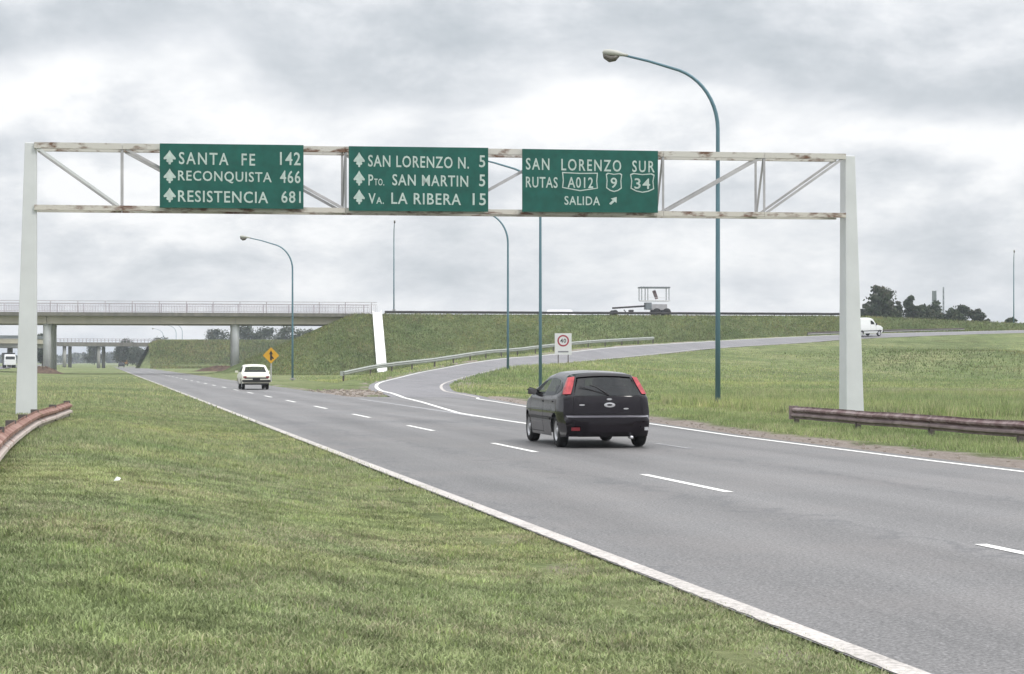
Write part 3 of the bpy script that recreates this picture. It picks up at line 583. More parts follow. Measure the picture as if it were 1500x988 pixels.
make_sign(234, (210.5, 213), 444.5, (304.5, 306.5), 'left green sign reading SANTA FE 142, RECONQUISTA 466, RESISTENCIA 681 on the gantry',
  [('SANTA  FE', 262, 223, 373.6, 241, 1.25), ('142', 410, 223, 440, 242), ('RECONQUISTA', 260.7, 250, 397.8, 267.5), ('466', 410, 250, 440, 268.5), ('RESISTENCIA', 260.7, 279, 392.6, 296), ('681', 412, 280, 440.5, 297.5)],
  [(239.5, 220.5, 257.5, 241), (239.5, 247.5, 257.5, 268.5), (239.5, 275.5, 257.5, 296.5)], [])
make_sign(511, (214.5, 217), 715, (309, 310.5), 'middle green sign reading SAN LORENZO N. 5, Pto. SAN MARTIN 5, Va. LA RIBERA 15',
  [('SAN LORENZO N.', 539, 227.3, 686.7, 244.5), ('5', 701.5, 228, 710.5, 245.5), ('P', 539.5, 256, 546.5, 272), ('TO.', 548, 262, 562.5, 272), ('SAN MARTIN', 574.5, 255.5, 685.5, 272), ('5', 701.5, 256, 710.5, 273.5),
   ('V', 539.5, 283.5, 550, 299), ('A.', 551, 289, 562, 299), ('LA RIBERA', 573, 282.5, 675, 299), ('15', 692, 283.5, 711.5, 301)],
  [(517.7, 223.5, 534.2, 245), (517.7, 250.5, 534.2, 272), (517.7, 278, 534.2, 299.5)], [])
sg3, c3 = make_sign(765, (218.5, 221.5), 963.5, (310.5, 312), 'rightmost green exit sign reading SAN LORENZO SUR, RUTAS A012 9 34, SALIDA',
  [('SAN  LORENZO  SUR', 770, 231.7, 958.5, 249, 1.25), ('RUTAS', 770, 259, 816.5, 275), ('A012', 831, 259.5, 868.5, 275.5), ('9', 894, 260.5, 903.5, 276), ('34', 929, 261.5, 952, 277), ('SALIDA', 826.5, 287.5, 878.5, 300.5)],
  [], [(823, 253.5, 875.5, 280, 'w'), (887, 254, 911, 281.5, 's'), (922.5, 254.5, 958.5, 282.5, 's')])
p0 = spt(892, 300); p1 = spt(903, 289); w_ = p1[0]-p0[0]; h_ = p1[1]-p0[1]
sh = [(.12, 0), (0, .14), (.48, .58), (.22, .78), (1, 1), (.98, .22), (.72, .40), (.30, 0)]
g = G(); g.prism([SF+E*(p0[0]+x*w_)+Vector((0, 0, p0[1]+y*h_))-c3 for x, y in sh], ROAD*.004); g.build('arrow', MT['letter'], sg3)
# ------------------------------------------------------------------ guardrails
WP = [(0, .0), (.0, .035), (.07, .075), (.07, .115), (.0, .155), (.0, .165), (.07, .205), (.07, .245), (.0, .29), (.0, .32)]
def guardrail(pts, ztop_, label, mats, seg=4.0, side=1, postm='post', group=None, posth=None, cat='guardrail', endcap=None, blend=None, lower=0):
    """pts: plan polyline with ground z; beam offset towards side; returns thing"""
    pts = np.asarray([tuple(p) for p in pts], float); s = np.r_[0, np.cumsum(np.linalg.norm(np.diff(pts[:, :2], axis=0), axis=1))]; n = max(1, int(round(s[-1]/seg)))
    Q = lambda u: np.array([np.interp(u, s, pts[:, k]) for k in range(3)])
    org = Vector(pts[0]); t = thing('guardrail', label, cat, org, 0, group)
    for i in range(n):
        u0, u1 = s[-1]*i/n, s[-1]*(i+1)/n; sub = 4; V = []; Fc = []; mi = []
        for k in range(sub+1):
            u = u0+(u1-u0)*k/sub; p = Q(u); q = Q(min(u+.3, s[-1]))-Q(max(u-.3, 0)); q = q[:2]/np.linalg.norm(q[:2]); nn = np.array([q[1], -q[0]])*side
            dent = .008*math.sin(u*.9+i)+.006*math.sin(u*2.3)
            for inner in (0, 1):
                for (d, z) in WP:
                    dd = d+.05+dent*.6-inner*.006+(i % 2)*.004; V.append((p[0]+nn[0]*dd-org.x, p[1]+nn[1]*dd-org.y, p[2]+ztop_-.32+z+dent*.7-org.z))
        m = len(WP)
        for k in range(sub):
            for inner in (0, 1):
                for j in range(m-1):
                    a = k*2*m+inner*m+j; b = a+2*m; Fc.append((a, b, b+1, a+1) if inner == 0 else (a, a+1, b+1, b)); mi.append(1 if j >= 4+lower else 0)
            for j in (0, m-1):
                a = k*2*m+j; Fc.append((a, a+m, a+m+2*m, a+2*m)); mi.append(1 if j else 0)
        mesh('beam', V, Fc, mats, t, False, mi)
        u = u0+.1
        p = Q(u); ph = posth or ztop_; g = G(); g.box((p[0]-org.x, p[1]-org.y, p[2]-org.z+(ph-.35)/2-.03), (.12, .10, ph+.35)); g.build('rail_post', MT[postm], t)
    p = Q(s[-1]-.1); g = G(); g.box((p[0]-org.x, p[1]-org.y, p[2]-org.z+((posth or ztop_)-.35)/2-.03), (.12, .10, (posth or ztop_)+.35)); g.build('rail_post', MT[postm], t)
    if endcap is not None:
        p = Q(0 if endcap == 0 else s[-1]); q = Q(.4 if endcap == 0 else s[-1]-.4)-p; g = G(); g.box((p[0]-org.x-q[0]*.3, p[1]-org.y-q[1]*.3, p[2]-org.z+ztop_-.16), (.22, .16, .34)); g.build('end_piece', mats[0], t)
    return t
guardrail([(-10.02, 42, .33), (-8.5, 33, .35), (-7.2, 27, .39), (-5.8, 21, .47), (-3.7, 12, .47), (-2.1, 5, .1)], .37, 'rusty brown and white guardrail at the left edge beside the left gantry post', [MT['palerail'], MT['rustrail']], side=-1, posth=.42)
guardrail([at(17.6, 47.2), at(17.6, 40), at(17.6, 20), at(17.6, -10)], .47, 'low dark brown guardrail in the right verge before the right gantry post', [MT['darkrail'], MT['brownrail']], side=1, endcap=0)
gr = cr([P(502,561,132), P(545,553.5,136), P(600,541,143), P(651,534,149), P(744,521,164), P(800,516,172), P(870,509.5,182), P(957,502,195)], 60)
gz = terrain(gr[:, 0], gr[:, 1]); gr[:, 2] = gz
guardrail(gr, .72, 'long pale galvanised guardrail curving up beside the exit ramp at the foot of the bank', [MT['galv'], MT['galv']], side=1, endcap=0)
gr = offset2(OA, -1.2); gr = gr[(gr[:, 0] > (1175-750)/F*218) & (gr[:, 0] < (1412-750)/F*240)]; 
guardrail(gr, .45, 'dull grey guardrail beyond the white van high on the exit ramp', [MT['brace'], MT['post']], side=1)
aa_ = np.arange(48, 113, 4.0)
guardrail([cp(a, .35, float(zcrest(a))) for a in aa_], .44, 'thin dark guardrail running along the crest of the bank', [MT['darkgalv'], MT['darkgalv']], side=1)
# ------------------------------------------------------------------ street lamps
def lamp(px, py, Y, top_px, label, H=12.2, az=None, arm=3.5, z0=None):
    x, y, z = P(px, py, Y)
    if z0 is not None: z = z0
    t = thing('street_lamp', label, 'street lamp', (x, y, z), az if az is not None else 0, 'curved arm street lamps')
    g = G(); pts = [(0, 0, -.4), (0, 0, H*.35), (0, 0, H-2.75)]; rr = [.095, .082, .068]
    for k in range(1, 11):
        a = k/10*R(72); Rr = 2.15; pts.append((-Rr*.90*(1-math.cos(a)), 0, H-2.75+Rr*math.sin(a)*1.0)); rr.append(.072-.002*k)
    ex, ez = pts[-1][0], pts[-1][2]; L2 = arm+ex; pts.append((ex-L2*.5, 0, ez+L2*.15)); rr.append(.045); pts.append((ex-L2+.25, 0, ez+L2*.24)); rr.append(.04)
    g.tube(pts, rr, 10); g.build('pole', MT['lamp'], t, True)
    hx, hz = ex-L2+.25, ez+L2*.24
    g = G(); g.tube([(hx+.1, 0, hz), (hx-.08, 0, hz+.03), (hx-.28, 0, hz+.07), (hx-.55, 0, hz+.10), (hx-.72, 0, hz+.11), (hx-.78, 0, hz+.10)], [.05, .06, .10, .125, .10, .03], 10); h = g.build('lamp_head', MT['lamphead'], t, True)
    g = G(); g.tube([(hx-.22, 0, hz+.0), (hx-.36, 0, hz-.09), (hx-.52, 0, hz-.12), (hx-.68, 0, hz-.02), (hx-.75, 0, hz+.05)], [.05, .11, .12, .10, .03], 10); g.build('lens', MT['lampunder'], t, True)
    g = G(); g.box((0, 0, .05), (.42, .42, .14)); g.build('base_plate', MT['conc'], t)
    return t
lamp(1051.5, 598, 64.3, 0, 'nearest and tallest blue-green street lamp with curved arm beside the exit lane', H=12.35, arm=3.45)
lamp(791.5, 571, 98, 0, 'slim street lamp rising behind the right sign, just past the dark hatchback', H=12.3)
lamp(744, 549, 131, 0, 'street lamp on the inner edge of the exit ramp bend, arm behind middle sign', H=12.0)
lamp(577, 455, 250, 0, 'distant street lamp standing on the crest of the bank above the white chute', H=11.8, az=R(95))
lamp(428.5, 556, 157, 0, 'street lamp at the foot of the bank in front of the overpass end', H=12.0, arm=3.9)
lamp(1485, 476, 290, 0, 'far street lamp at the right edge beyond the trees', H=11.4, az=R(76))
for i, (px, pt, Y, lb) in enumerate(((239, 478, 620, 'far thin lamp post seen under the overpass, left of three'), (258, 476, 560, 'far thin lamp post seen under the overpass, middle of three'), (267, 476, 540, 'far thin lamp post seen under the overpass, right of three'))):
    x, y, _ = P(px, 530, Y); lamp(px, 530, Y, 0, lb, H=11.8, z0=6.0 if False else 1.0, az=R(0), arm=3.2)
# ------------------------------------------------------------------ overpass bridge
br = thing('overpass_bridge', 'grey concrete overpass with a thin pinkish railing crossing over the highway', 'bridge', cp(0, 6, 0))
bl = br.location.copy()
def bp_(a, d, z): return cp(a, d, z)-bl
A3 = (Vector((*EC, 0)), Vector((*NC, 0)), Vector((0, 0, 1)))
for d, nm in ((-.05, 'near'), (12.05, 'far')):
    for k in range(11):
        a0 = -44+k*8.2; g = G(); g.box(bp_(a0+4.1, d+(.12 if d < 0 else -.12), 7.57), (8.18, .24, .44), A3); g.build('edge_slab', MT['fascia'], br)
g = G(); g.box(bp_(1.1, 6, 7.45), (90.2, 11.5, .28), A3); g.build('deck', MT['conc'], br)
for d in (.95, 3.5, 6, 8.5, 11.05):
    for a0, a1 in ((-44, -28), (-28, 5.6), (5.6, 29.0), (29.0, 43.5)):
        g = G(); g.box(bp_((a0+a1)/2, d, 6.86), (a1-a0-.05, .5, .90), A3); g.box(bp_((a0+a1)/2, d, 6.44), (a1-a0-.06, .72, .16), A3); g.build('girder', MT['girder'], br)
for a in (-28, 5.6, 29.0):
    g = G(); g.box(bp_(a, 6, 6.80), (.9, 9.6, .70), A3); g.build('pier_cap', MT['conc'], br)
    for d in (1.6, 6, 10.4):
        g = G(); c = bp_(a, d, 0); zz = float(terrain(np.array([c.x+bl.x]), np.array([c.y+bl.y]))[0]); g.tube([(c.x, c.y, zz-.5), (c.x, c.y, 5.9), (c.x, c.y, 6.5)], [.5, .5, .56], 20); g.build('column', MT['column'], br, True)
for a, sg in ((AR+.2, 1), (AL-.2, -1)):
    g = G(); g.box(bp_(a+sg*.3, 6, 6.6), (.6, 11.6, 1.6), A3); g.build('abutment', MT['conc'], br)
for d in (.18, 11.82):
    rl = G(); rl.bar(bp_(-48, d, 9.25), bp_(47, d, 9.2), .07); rl.bar(bp_(-48, d, 8.95), bp_(47, d, 8.9), .05); rl.bar(bp_(-48, d, 7.95), bp_(47, d, 7.93), .06); ro = rl.build('railing', MT['rail'], br)
    for k in range(29):
        a = -47.5+k*3.35; g = G(); g.box(bp_(a, d, 8.5), (.10, .10, 1.46), A3); g.build('railing_post', MT['rail'], ro)
    g = G()
    for k in range(475):
        a = -47.8+k*.2
        if abs(((a+47.5)/3.35) % 1) < .03: continue
        g.box(bp_(a, d, 8.44), (.035, .03, .92), A3)
    stuff(g.build('balusters', MT['rail'], ro))
# soil mounds round the pier feet
for (a, d, sx, sy, h, lb) in ((27.2, -1.0, 3.6, 2.0, .6, 'dark soil mound at the foot of the right bridge column'), (5.2, -1.0, 2.8, 1.8, .8, 'reddish rubble mound round the left bridge column')):
    V = []; Fc = []; n = 22; c = cp(a, d, 0); z0 = float(terrain(np.array([c.x]), np.array([c.y]))[0])
    for i in range(7):
        r = i/6
        for k in range(n):
            th = 2*math.pi*k/n; nz = 1+.25*math.sin(k*2.1+i)+.15*math.sin(k*3.7); V.append((sx*r*math.cos(th), sy*r*math.sin(th), h*(1-r**1.6)*nz-.1))
    for i in range(6):
        for k in range(n): Fc.append((i*n+k, i*n+(k+1) % n, (i+1)*n+(k+1) % n, (i+1)*n+k))
    o = mesh('soil_mound', V, Fc, MT['soil'], None, True); o.location = (c.x, c.y, z0); tag(o, lb, 'soil mound')
# white drainage chute down the bank
ct = thing('drainage_chute', 'bright white concrete drainage chute running down the grassy bank beside the overpass', 'drain', (P(552, 463, 238)[0], 238, 0)); cl_ = ct.location.copy()
def tz(x, y): return float(terrain(np.array([x]), np.array([y]))[0])
pa = P(552, 463, 239); pb = P(559.5, 543, 226)
top = Vector((pa[0], 239.6, 0)); bot = Vector((P(560, 543, 223)[0], 223, 0)); ns = 12
pts = [top.lerp(bot, i/ns) for i in range(ns+1)]
for p in pts: p.z = tz(p.x, p.y)+.25
for i in range(ns):
    a, b = pts[i], pts[i+1]; d = (b-a); x = Vector((1, 0, 0)); up = x.cross(d).normalized()
    if up.z < 0: up = -up
    g = G(); dn = d.normalized(); L_ = d.length
    g.box((a+b)/2-cl_, (.98, L_-.02, .14), (x, dn, up))
    for sx in (-.53, .53): g.box((a+b)/2+x*sx+up*.1-cl_, (.14, L_-.02, .36), (x, dn, up))
    g.build('chute_section', MT['chute'], ct)
# ------------------------------------------------------------------ second bridge, far behind
b2 = thing('far_bridge', 'thin dark second overpass farther down the highway, seen beneath the near one', 'bridge', P(150, 530, 450)[:2]+(0,)); b2l = b2.location.copy()
def sweep_deck(nodes, d0, d1, za, zb, m, par, loc, name):
    g = G()
    for i in range(len(nodes)-1):
        a, b = Vector(nodes[i]), Vector(nodes[i+1]); dr = (b-a).normalized(); x = dr; nrm = Vector((-dr.y, dr.x, 0))
        g.box((a+b)/2+nrm*(d0+d1)/2+Vector((0, 0, (za+zb)/2))-loc, ((b-a).length+.02, abs(d1-d0), abs(zb-za)), (x, nrm, Vector((0, 0, 1))))
    return g.build(name, m, par)
nodes = [(-200, 425, 0), (-122, 440, 0), (-83.5, 456, 0)]; zd = EYE+27*450/F
nodes = [(-260, 424, 0), (P(88, 0, 440)[0], 440, 0), (P(243, 0, 456)[0], 456, 0)]
sweep_deck(nodes, 0, 9, zd-.75, zd+.15, MT['fascia'], b2, b2l, 'deck')
g = G()
for z in (zd+1.0, zd+.65):
    for i in range(2): g.bar(Vector(nodes[i])+Vector((0, 0, z))-b2l, Vector(nodes[i+1])+Vector((0, 0, z))-b2l, .09)
rr_ = g.build('railing', MT['rail'], b2)
for k in range(30):
    u = k/29; p = Vector(nodes[1]).lerp(Vector(nodes[2]), u); g = G(); g.box(p+Vector((0, .05, zd+.55))-b2l, (.12, .12, 1.0)); g.build('railing_post', MT['rail'], rr_)
for px in (92, 141):
    u = (px-88)/155; p = Vector(nodes[1]).lerp(Vector(nodes[2]), u); 
    for d in (1.5, 7): g = G(); g.tube([p+Vector((0, d, -.5))-b2l, p+Vector((0, d, zd-.8))-b2l], .42, 14); g.build('column', MT['conc'], b2, True)
b3 = thing('side_bridge', 'short grey concrete overpass at the far left edge behind the left gantry post', 'bridge', (-85, 335, 0)); b3l = b3.location.copy()
nodes3 = [(-190, 318, 0), (P(40, 0, 335)[0], 335, 0), (P(76, 0, 352)[0], 352, 0)]; z3 = EYE+34*330/F
sweep_deck(nodes3, 0, 8, z3-.85, z3, MT['girder'], b3, b3l, 'deck'); sweep_deck(nodes3, .8, 7.2, z3-1.6, z3-.88, MT['conc'], b3, b3l, 'girder'); sweep_deck(nodes3, -.1, .12, z3+.05, z3+.6, MT['machine'], b3, b3l, 'parapet')
for px in (6, 62):
    p = P(px, 530, 338); g = G(); g.tube([Vector((p[0], 342, -.5))-b3l, Vector((p[0], 342, z3-1.6))-b3l], .5, 14); g.build('column', MT['conc'], b3, True)
# ------------------------------------------------------------------ small signs
x, y, _ = P(397, 530, 146); t = thing('warning_sign', 'yellow diamond warning sign with a black merging arrow on a post at the roadside', 'road sign', (x, y, 0), 0)
zc_ = 2.08; g = G(); q = [(0, -.64), (.64, 0), (0, .64), (-.64, 0)]; g.prism([(a, 0, zc_+b) for a, b in q], (0, .02, 0)); g.build('panel', MT['yellow'], t)
g = G(); pr = [(-.07, -.38), (-.07, .12), (-.17, .06), (0, .40), (.17, .06), (.07, .12), (.07, -.02), (.24, -.24), (.13, -.30), (.07, -.2), (.07, -.38)]; g.prism([(a, -.008, zc_+b) for a, b in pr], (0, .005, 0)); g.build('symbol', MT['black'], t)
g = G(); g.box((0, .05, .9), (.09, .07, 2.4)); g.build('post', MT['brace'], t)
x, y, _ = P(825, 530, 150); z0 = tz(x, y); zT = EYE+(HOR-488.5)*150/F; zB = EYE+(HOR-520)*150/F
t = thing('speed_limit_sign', 'white rectangular speed limit sign reading 40 in a red ring beside the ramp', 'road sign', (x, y, 0), 0); hw_ = 12.3*150/F
g = G(); g.prism([(-hw_, 0, zB), (hw_, 0, zB), (hw_, 0, zT), (-hw_, 0, zT)], (0, .02, 0)); g.build('panel', MT['signwhite'], t)
cz = zT-.60; V = []; Fc = []; n = 28
for r_ in (.47, .35):
    for k in range(n): V.append((r_*math.cos(2*math.pi*k/n), -.006, cz+r_*math.sin(2*math.pi*k/n)))
mesh('ring', V, [(k, (k+1) % n, n+(k+1) % n, n+k) for k in range(n)], MT['signred'], t)
text_obj('40', -.24, cz-.17, .24, cz+.17, MT['black'], t, Vector((x, y-.008, 0)), .02, ax=Vector((1, 0, 0)))
g = G(); g.prism([(-.42, -.006, zB+.19), (.42, -.006, zB+.19), (.42, -.006, zB+.30), (-.42, -.006, zB+.30)], (0, .004, 0)); g.build('lower_bar', MT['signgrey'], t)
for sx in (-.40, .40): g = G(); g.box((sx, .06, (z0+zT-.3)/2-.1), (.08, .06, zT-.3-z0+.2)); g.build('leg', MT['post'], t)
# scrap of paper on the lawn
o = mesh('paper_scrap', [(-.06, 0, 0), (.05, -.02, .01), (.07, .05, .05), (-.03, .06, .06), (0, .02, .08)], [(0, 1, 4), (1, 2, 4), (2, 3, 4), (3, 0, 4)], MT['paper']); o.location = (P(171, 702, 17.8)[0], 17.8, float(terrain(np.array([P(171, 702, 17.8)[0]]), np.array([17.8]))[0])+.03); o.scale = (.5, .5, .5); tag(o, 'small crumpled white scrap of paper lying on the lawn', 'litter')
# ------------------------------------------------------------------ vehicles
def smooth(a, b, x): t = np.clip((x-a)/(b-a), 0, 1); return t*t*(3-2*t)
class Car:
    def __init__(s, up, lo, W, wheels, rw, belt=.92, roofz=1.42, tumble=.26, tail=.10, nose=.13, push=(.12, .22), crown=.03, rad=.045):
        s.up = np.array(up, float); s.lo = np.array(lo, float); s.W = W; s.wh = wheels; s.rw = rw; s.belt = belt; s.roofz = roofz; s.tumble = tumble; s.tail = tail; s.nose = nose; s.push = push; s.crown = crown; s.rad = rad
        s.x0, s.x1 = s.up[0, 0], s.up[-1, 0]; s.half = (s.x1-s.x0)/2
    def zt(s, x): return np.interp(x, s.up[:, 0], s.up[:, 1])
    def zl(s, x, arch=True):
        z = np.interp(x, s.lo[:, 0], s.lo[:, 1])
        if arch:
            for xc in s.wh:
                r = s.rw+.055; a = r*r-(x-xc)**2; z = np.maximum(z, np.where(a > 0, s.rw-.02+np.sqrt(np.maximum(a, 0)), 0))
        return z
    def hw(s, x, z):
        lowz = s.lo[:, 1].min()
        f = np.interp(z, [lowz, lowz+.25, (lowz+s.belt)/2+.1, s.belt, s.roofz], [.95, .995, 1.0, .965, .965-s.tumble])
        f = f-s.tail*np.clip((s.x0+.75-x)/.75, 0, 1)**2-s.nose*np.clip((x-s.x1+.8)/.8, 0, 1)**2; return f*s.W
    def T(s, x, w, z, out=0.0):
        h = s.hw(x, z); aw = np.abs(w)
        dx = s.push[0]*aw**4*smooth(s.x0+.9, s.x0+.1, x)-s.push[1]*aw**3*smooth(s.x1-.9, s.x1-.05, x)
        zz = z-s.crown*w*w*smooth(s.belt-.05, s.roofz, z); return np.stack([x+dx, w*(h+out*(aw > .99)), zz], -1)
    def body(s, m, parent, holes_side=(), hole_rear=None, hole_front=None):
        xs = np.unique(np.r_[np.linspace(s.x0, s.x1, 110), s.up[:, 0], s.lo[:, 0], s.x0+np.linspace(0, .5, 30), s.x1-np.linspace(0, .3, 14)]); 
        ws = np.r_[-1, -.995, -.985, -.965, -.94, -.91, -.88, -.85, np.linspace(-.8, .8, 17), .85, .88, .91, .94, .965, .985, .995, 1]; w0 = .88 if s.rad < .06 else .84
        V = []; Fc = []; zt = s.zt(xs)
        q = np.clip((np.abs(ws)-w0)/(1-w0), 0, 1); dr = s.rad*(1-np.sqrt(1-q*q))
        Tp = np.array([[s.T(np.array(x), np.array(w), np.array(z-d)) for w, d in zip(ws, dr)] for x, z in zip(xs, zt)]); nxs, nws = Tp.shape[:2]
        V += [tuple(v) for v in Tp.reshape(-1, 3)]
        for i in range(nxs-1):
            for j in range(nws-1):
                xm = (xs[i]+xs[i+1])/2; zm = (zt[i]+zt[i+1])/2; wm = (ws[j]+ws[j+1])/2
                if hole_rear and hole_rear[0] < zm < hole_rear[1] and abs(wm) < hole_rear[2] and xm < 0: continue
                if hole_front and hole_front[0] < xm < hole_front[1] and abs(wm) < hole_front[2]: continue
                a = i*nws+j; Fc.append((a, a+nws, a+nws+1, a+1))
        NR = 26
        for sg in (-1, 1):
            b0 = len(V); tt = np.linspace(0, 1, NR)
            for x, z1 in zip(xs, zt):
                z0 = float(s.zl(np.array(x))); z1 = z1-s.rad; z0 = min(z0, z1-.002)
                for t in tt: z = z0+(z1-z0)*t; V.append(tuple(s.T(np.array(x), np.array(sg*1.0), np.array(z))))
            for i in range(nxs-1):
                for k in range(NR-1):
                    xm = (xs[i]+xs[i+1])/2; z0 = float(s.zl(np.array(xm))); z1 = float(s.zt(np.array(xm)))-s.rad; zm = z0+(z1-z0)*(tt[k]+tt[k+1])/2
                    if any(h_[0][0] < xm < h_[0][-1] and np.interp(xm, h_[0], h_[1])+.015 < zm < np.interp(xm, h_[0], h_[2])-.015 for h_ in holes_side): continue
                    a = b0+i*NR+k; Fc.append((a, a+NR, a+NR+1, a+1) if sg < 0 else (a, a+1, a+NR+1, a+NR))
        # bumper faces under the widest line at both ends
        for end in (0, 1):
            le = s.lo[0, 0] if end == 0 else s.lo[-1, 0]; L_ = s.lo if end == 0 else s.lo[::-1]; zs = []
            b0 = len(V); rows = [(L_[0, 0], L_[0, 1]), (L_[1, 0], L_[1, 1]), (L_[2, 0], L_[2, 1])]
            for (x, z) in rows:
                for w_ in ws: V.append(tuple(s.T(np.array(x), np.array(w_), np.array(z))))
            for i in range(2):
                for j in range(nws-1):
                    a = b0+i*nws+j; Fc.append((a, a+1, a+nws+1, a+nws) if end == 0 else (a, a+nws, a+nws+1, a+1))
        o = mesh('body', V, Fc, m, parent, True)
        bm = bmesh.new(); bm.from_mesh(o.data); bmesh.ops.remove_doubles(bm, verts=bm.verts, dist=.0012); bmesh.ops.recalc_face_normals(bm, faces=bm.faces); bm.to_mesh(o.data); bm.free()
        try: o.data.set_sharp_from_angle(angle=R(42))
        except Exception: pass
        # underbody with wheel wells
        g = G(); zf = s.lo[:, 1].min()+.02; g.box(((s.x0+s.x1)/2, 0, zf+.08), (s.x1-s.x0-.35, s.W*1.25, .16)); g.box((0, 0, zf+.28), (s.x1-s.x0-1.0, s.W*1.15, .3)); g.build('underbody', MT['plastic'], parent)
        return o
    def side(s, name, xs, zl, zh, m, parent, sides=(-1, 1), out=.006, n=14):
        rs = []
        for sg in sides:
            X = np.linspace(xs[0], xs[-1], n); V = []; lo = np.interp(X, xs, zl); hi = np.interp(X, xs, zh)
            for x, a, b in zip(X, lo, hi):
                for t in np.linspace(0, 1, 6): V.append(tuple(s.T(np.array(x), np.array(float(sg)), np.array(a+(b-a)*t), out)))
            Fc = [(i*6+k, i*6+6+k, i*6+7+k, i*6+k+1) for i in range(n-1) for k in range(5)]
            rs.append(mesh(name, V, Fc, m, parent, True))
        return rs
    def rear(s, name, z0, z1, w0, w1, m, parent, out=.006, nz=8, nw=16, wtop=None):
        up = s.up[s.up[:, 0] < s.x0+s.half*.9]; zz = np.linspace(z0, z1, nz); V = []
        o_ = np.argsort(up[:, 1], kind='stable')
        for z in zz:
            t = (z-z0)/(z1-z0+1e-9); x = np.interp(z, up[o_, 1], up[o_, 0]); a = w0; b = w1
            if wtop: a = w0+(wtop[0]-w0)*t; b = w1+(wtop[1]-w1)*t
            for w_ in np.linspace(a, b, nw):
                p = s.T(np.array(x), np.array(w_), np.array(z)); q = max(0, (abs(w_)-.88)/.12); V.append((p[0]-out, p[1], p[2]+out*.5-s.rad*(1-math.sqrt(max(0, 1-q*q)))*.0))
        return mesh(name, V, [(i*nw+k, i*nw+k+1, (i+1)*nw+k+1, (i+1)*nw+k) for i in range(nz-1) for k in range(nw-1)], m, parent, True)
    def top(s, name, x0, x1, w, m, parent, out=.006, n=8, nw=14):
        V = []
        for x in np.linspace(x0, x1, n):
            for w_ in np.linspace(-w, w, nw): p = s.T(np.array(x), np.array(w_), s.zt(x)); V.append((p[0]+out*.5, p[1], p[2]+out))
        return mesh(name, V, [(i*nw+k, i*nw+k+1, (i+1)*nw+k+1, (i+1)*nw+k) for i in range(n-1) for k in range(nw-1)], m, parent, True)
    def wheels(s, parent, rimm, tw=.19, spokes=6):
        for xc in s.wh:
            for sg in (-1, 1):
                y = sg*(s.hw(np.array(xc), np.array(s.rw))-tw/2-.015); prof = [(-tw/2, .62), (-tw/2, .9), (-tw/2+.03, .985), (0, 1.0), (tw/2-.03, .985), (tw/2, .9), (tw/2, .62)]; n = 28; V = []; Fc = []
                for (yy, r) in prof:
                    for k in range(n): V.append((xc+s.rw*r*math.cos(2*math.pi*k/n), y+yy, s.rw+s.rw*r*math.sin(2*math.pi*k/n)))
                for i in range(len(prof)-1):
                    for k in range(n): Fc.append((i*n+k, i*n+(k+1) % n, (i+1)*n+(k+1) % n, (i+1)*n+k))
                t = mesh('wheel', V, Fc, MT['tyre'], parent, True)
                V = []; Fc = []; yo = y+sg*(tw/2-.03)
                for (r, dy) in ((0, .02), (.18, .02), (.2, .0), (.54, -.01), (.6, .02), (.64, .025)):
                    for k in range(n): V.append((xc+s.rw*r*math.cos(2*math.pi*k/n), yo+sg*dy, s.rw+s.rw*r*math.sin(2*math.pi*k/n)))
                for i in range(5):
                    for k in range(n):
                        if i == 2 and spokes and (k*spokes//n != ((k+1.01)*spokes)//n or (k*spokes % n) < spokes*1.2): continue
                        Fc.append((i*n+k, i*n+(k+1) % n, (i+1)*n+(k+1) % n, (i+1)*n+k))
                mesh('rim', V, Fc, rimm, t, True)
def place(t, off=None, Y=None, xyz=None, rz=None, z=0):
    p = at(off, Y, z) if xyz is None else Vector(xyz); t.location = p; t.rotation_euler = (0, 0, rz if rz is not None else RZ+math.pi/2)
# --- dark hatchback
t = thing('hatchback_car', 'dark aubergine hatchback with high red tail lamps driving away in the middle lane', 'car')
up = [(-2.08, .50), (-2.07, .575), (-2.0, .605), (-1.985, .70), (-1.955, .85), (-1.915, .965), (-1.63, 1.315), (-1.575, 1.36), (-1.3, 1.40), (-.9, 1.428), (-.2, 1.435), (.25, 1.385), (.6, 1.23), (1.02, 1.0), (1.12, .95), (1.5, .87), (1.85, .74), (2.0, .62), (2.08, .48)]
lo = [(-2.08, .5), (-2.07, .30), (-1.98, .215), (-1.7, .20), (1.8, .19), (1.98, .215), (2.06, .28), (2.08, .48)]
c = Car(up, lo, .885, (-1.28, 1.33), .305, belt=.93, roofz=1.43, tumble=.27, push=(.17, .22), crown=.05, rad=.075)
w1 = ([-.18, .05, .35, .72, .92], [.955, .95, .945, .94, .938], [1.33, 1.325, 1.27, 1.10, .985]); w2 = ([-1.12, -.95, -.6, -.26], [.985, .965, .96, .957], [1.20, 1.30, 1.33, 1.335])
w3 = ([-1.52, -1.35, -1.19], [1.08, 1.02, .99], [1.13, 1.21, 1.265])
c.body(MT['darkpaint'], t, (w1, w2, w3), (.985, 1.285, .77), (.34, 1.0, .86))
for ww in (w1, w2, w3): c.side('window', *ww, MT['glassclear'] if ww is w1 else MT['glass'], t)
c.rear('rear_window', .965, 1.305, -.80, .80, MT['glass'], t, .007, wtop=(-.76, .76)); c.top('windscreen', .3, 1.04, .9, MT['glassclear'], t, nw=16)
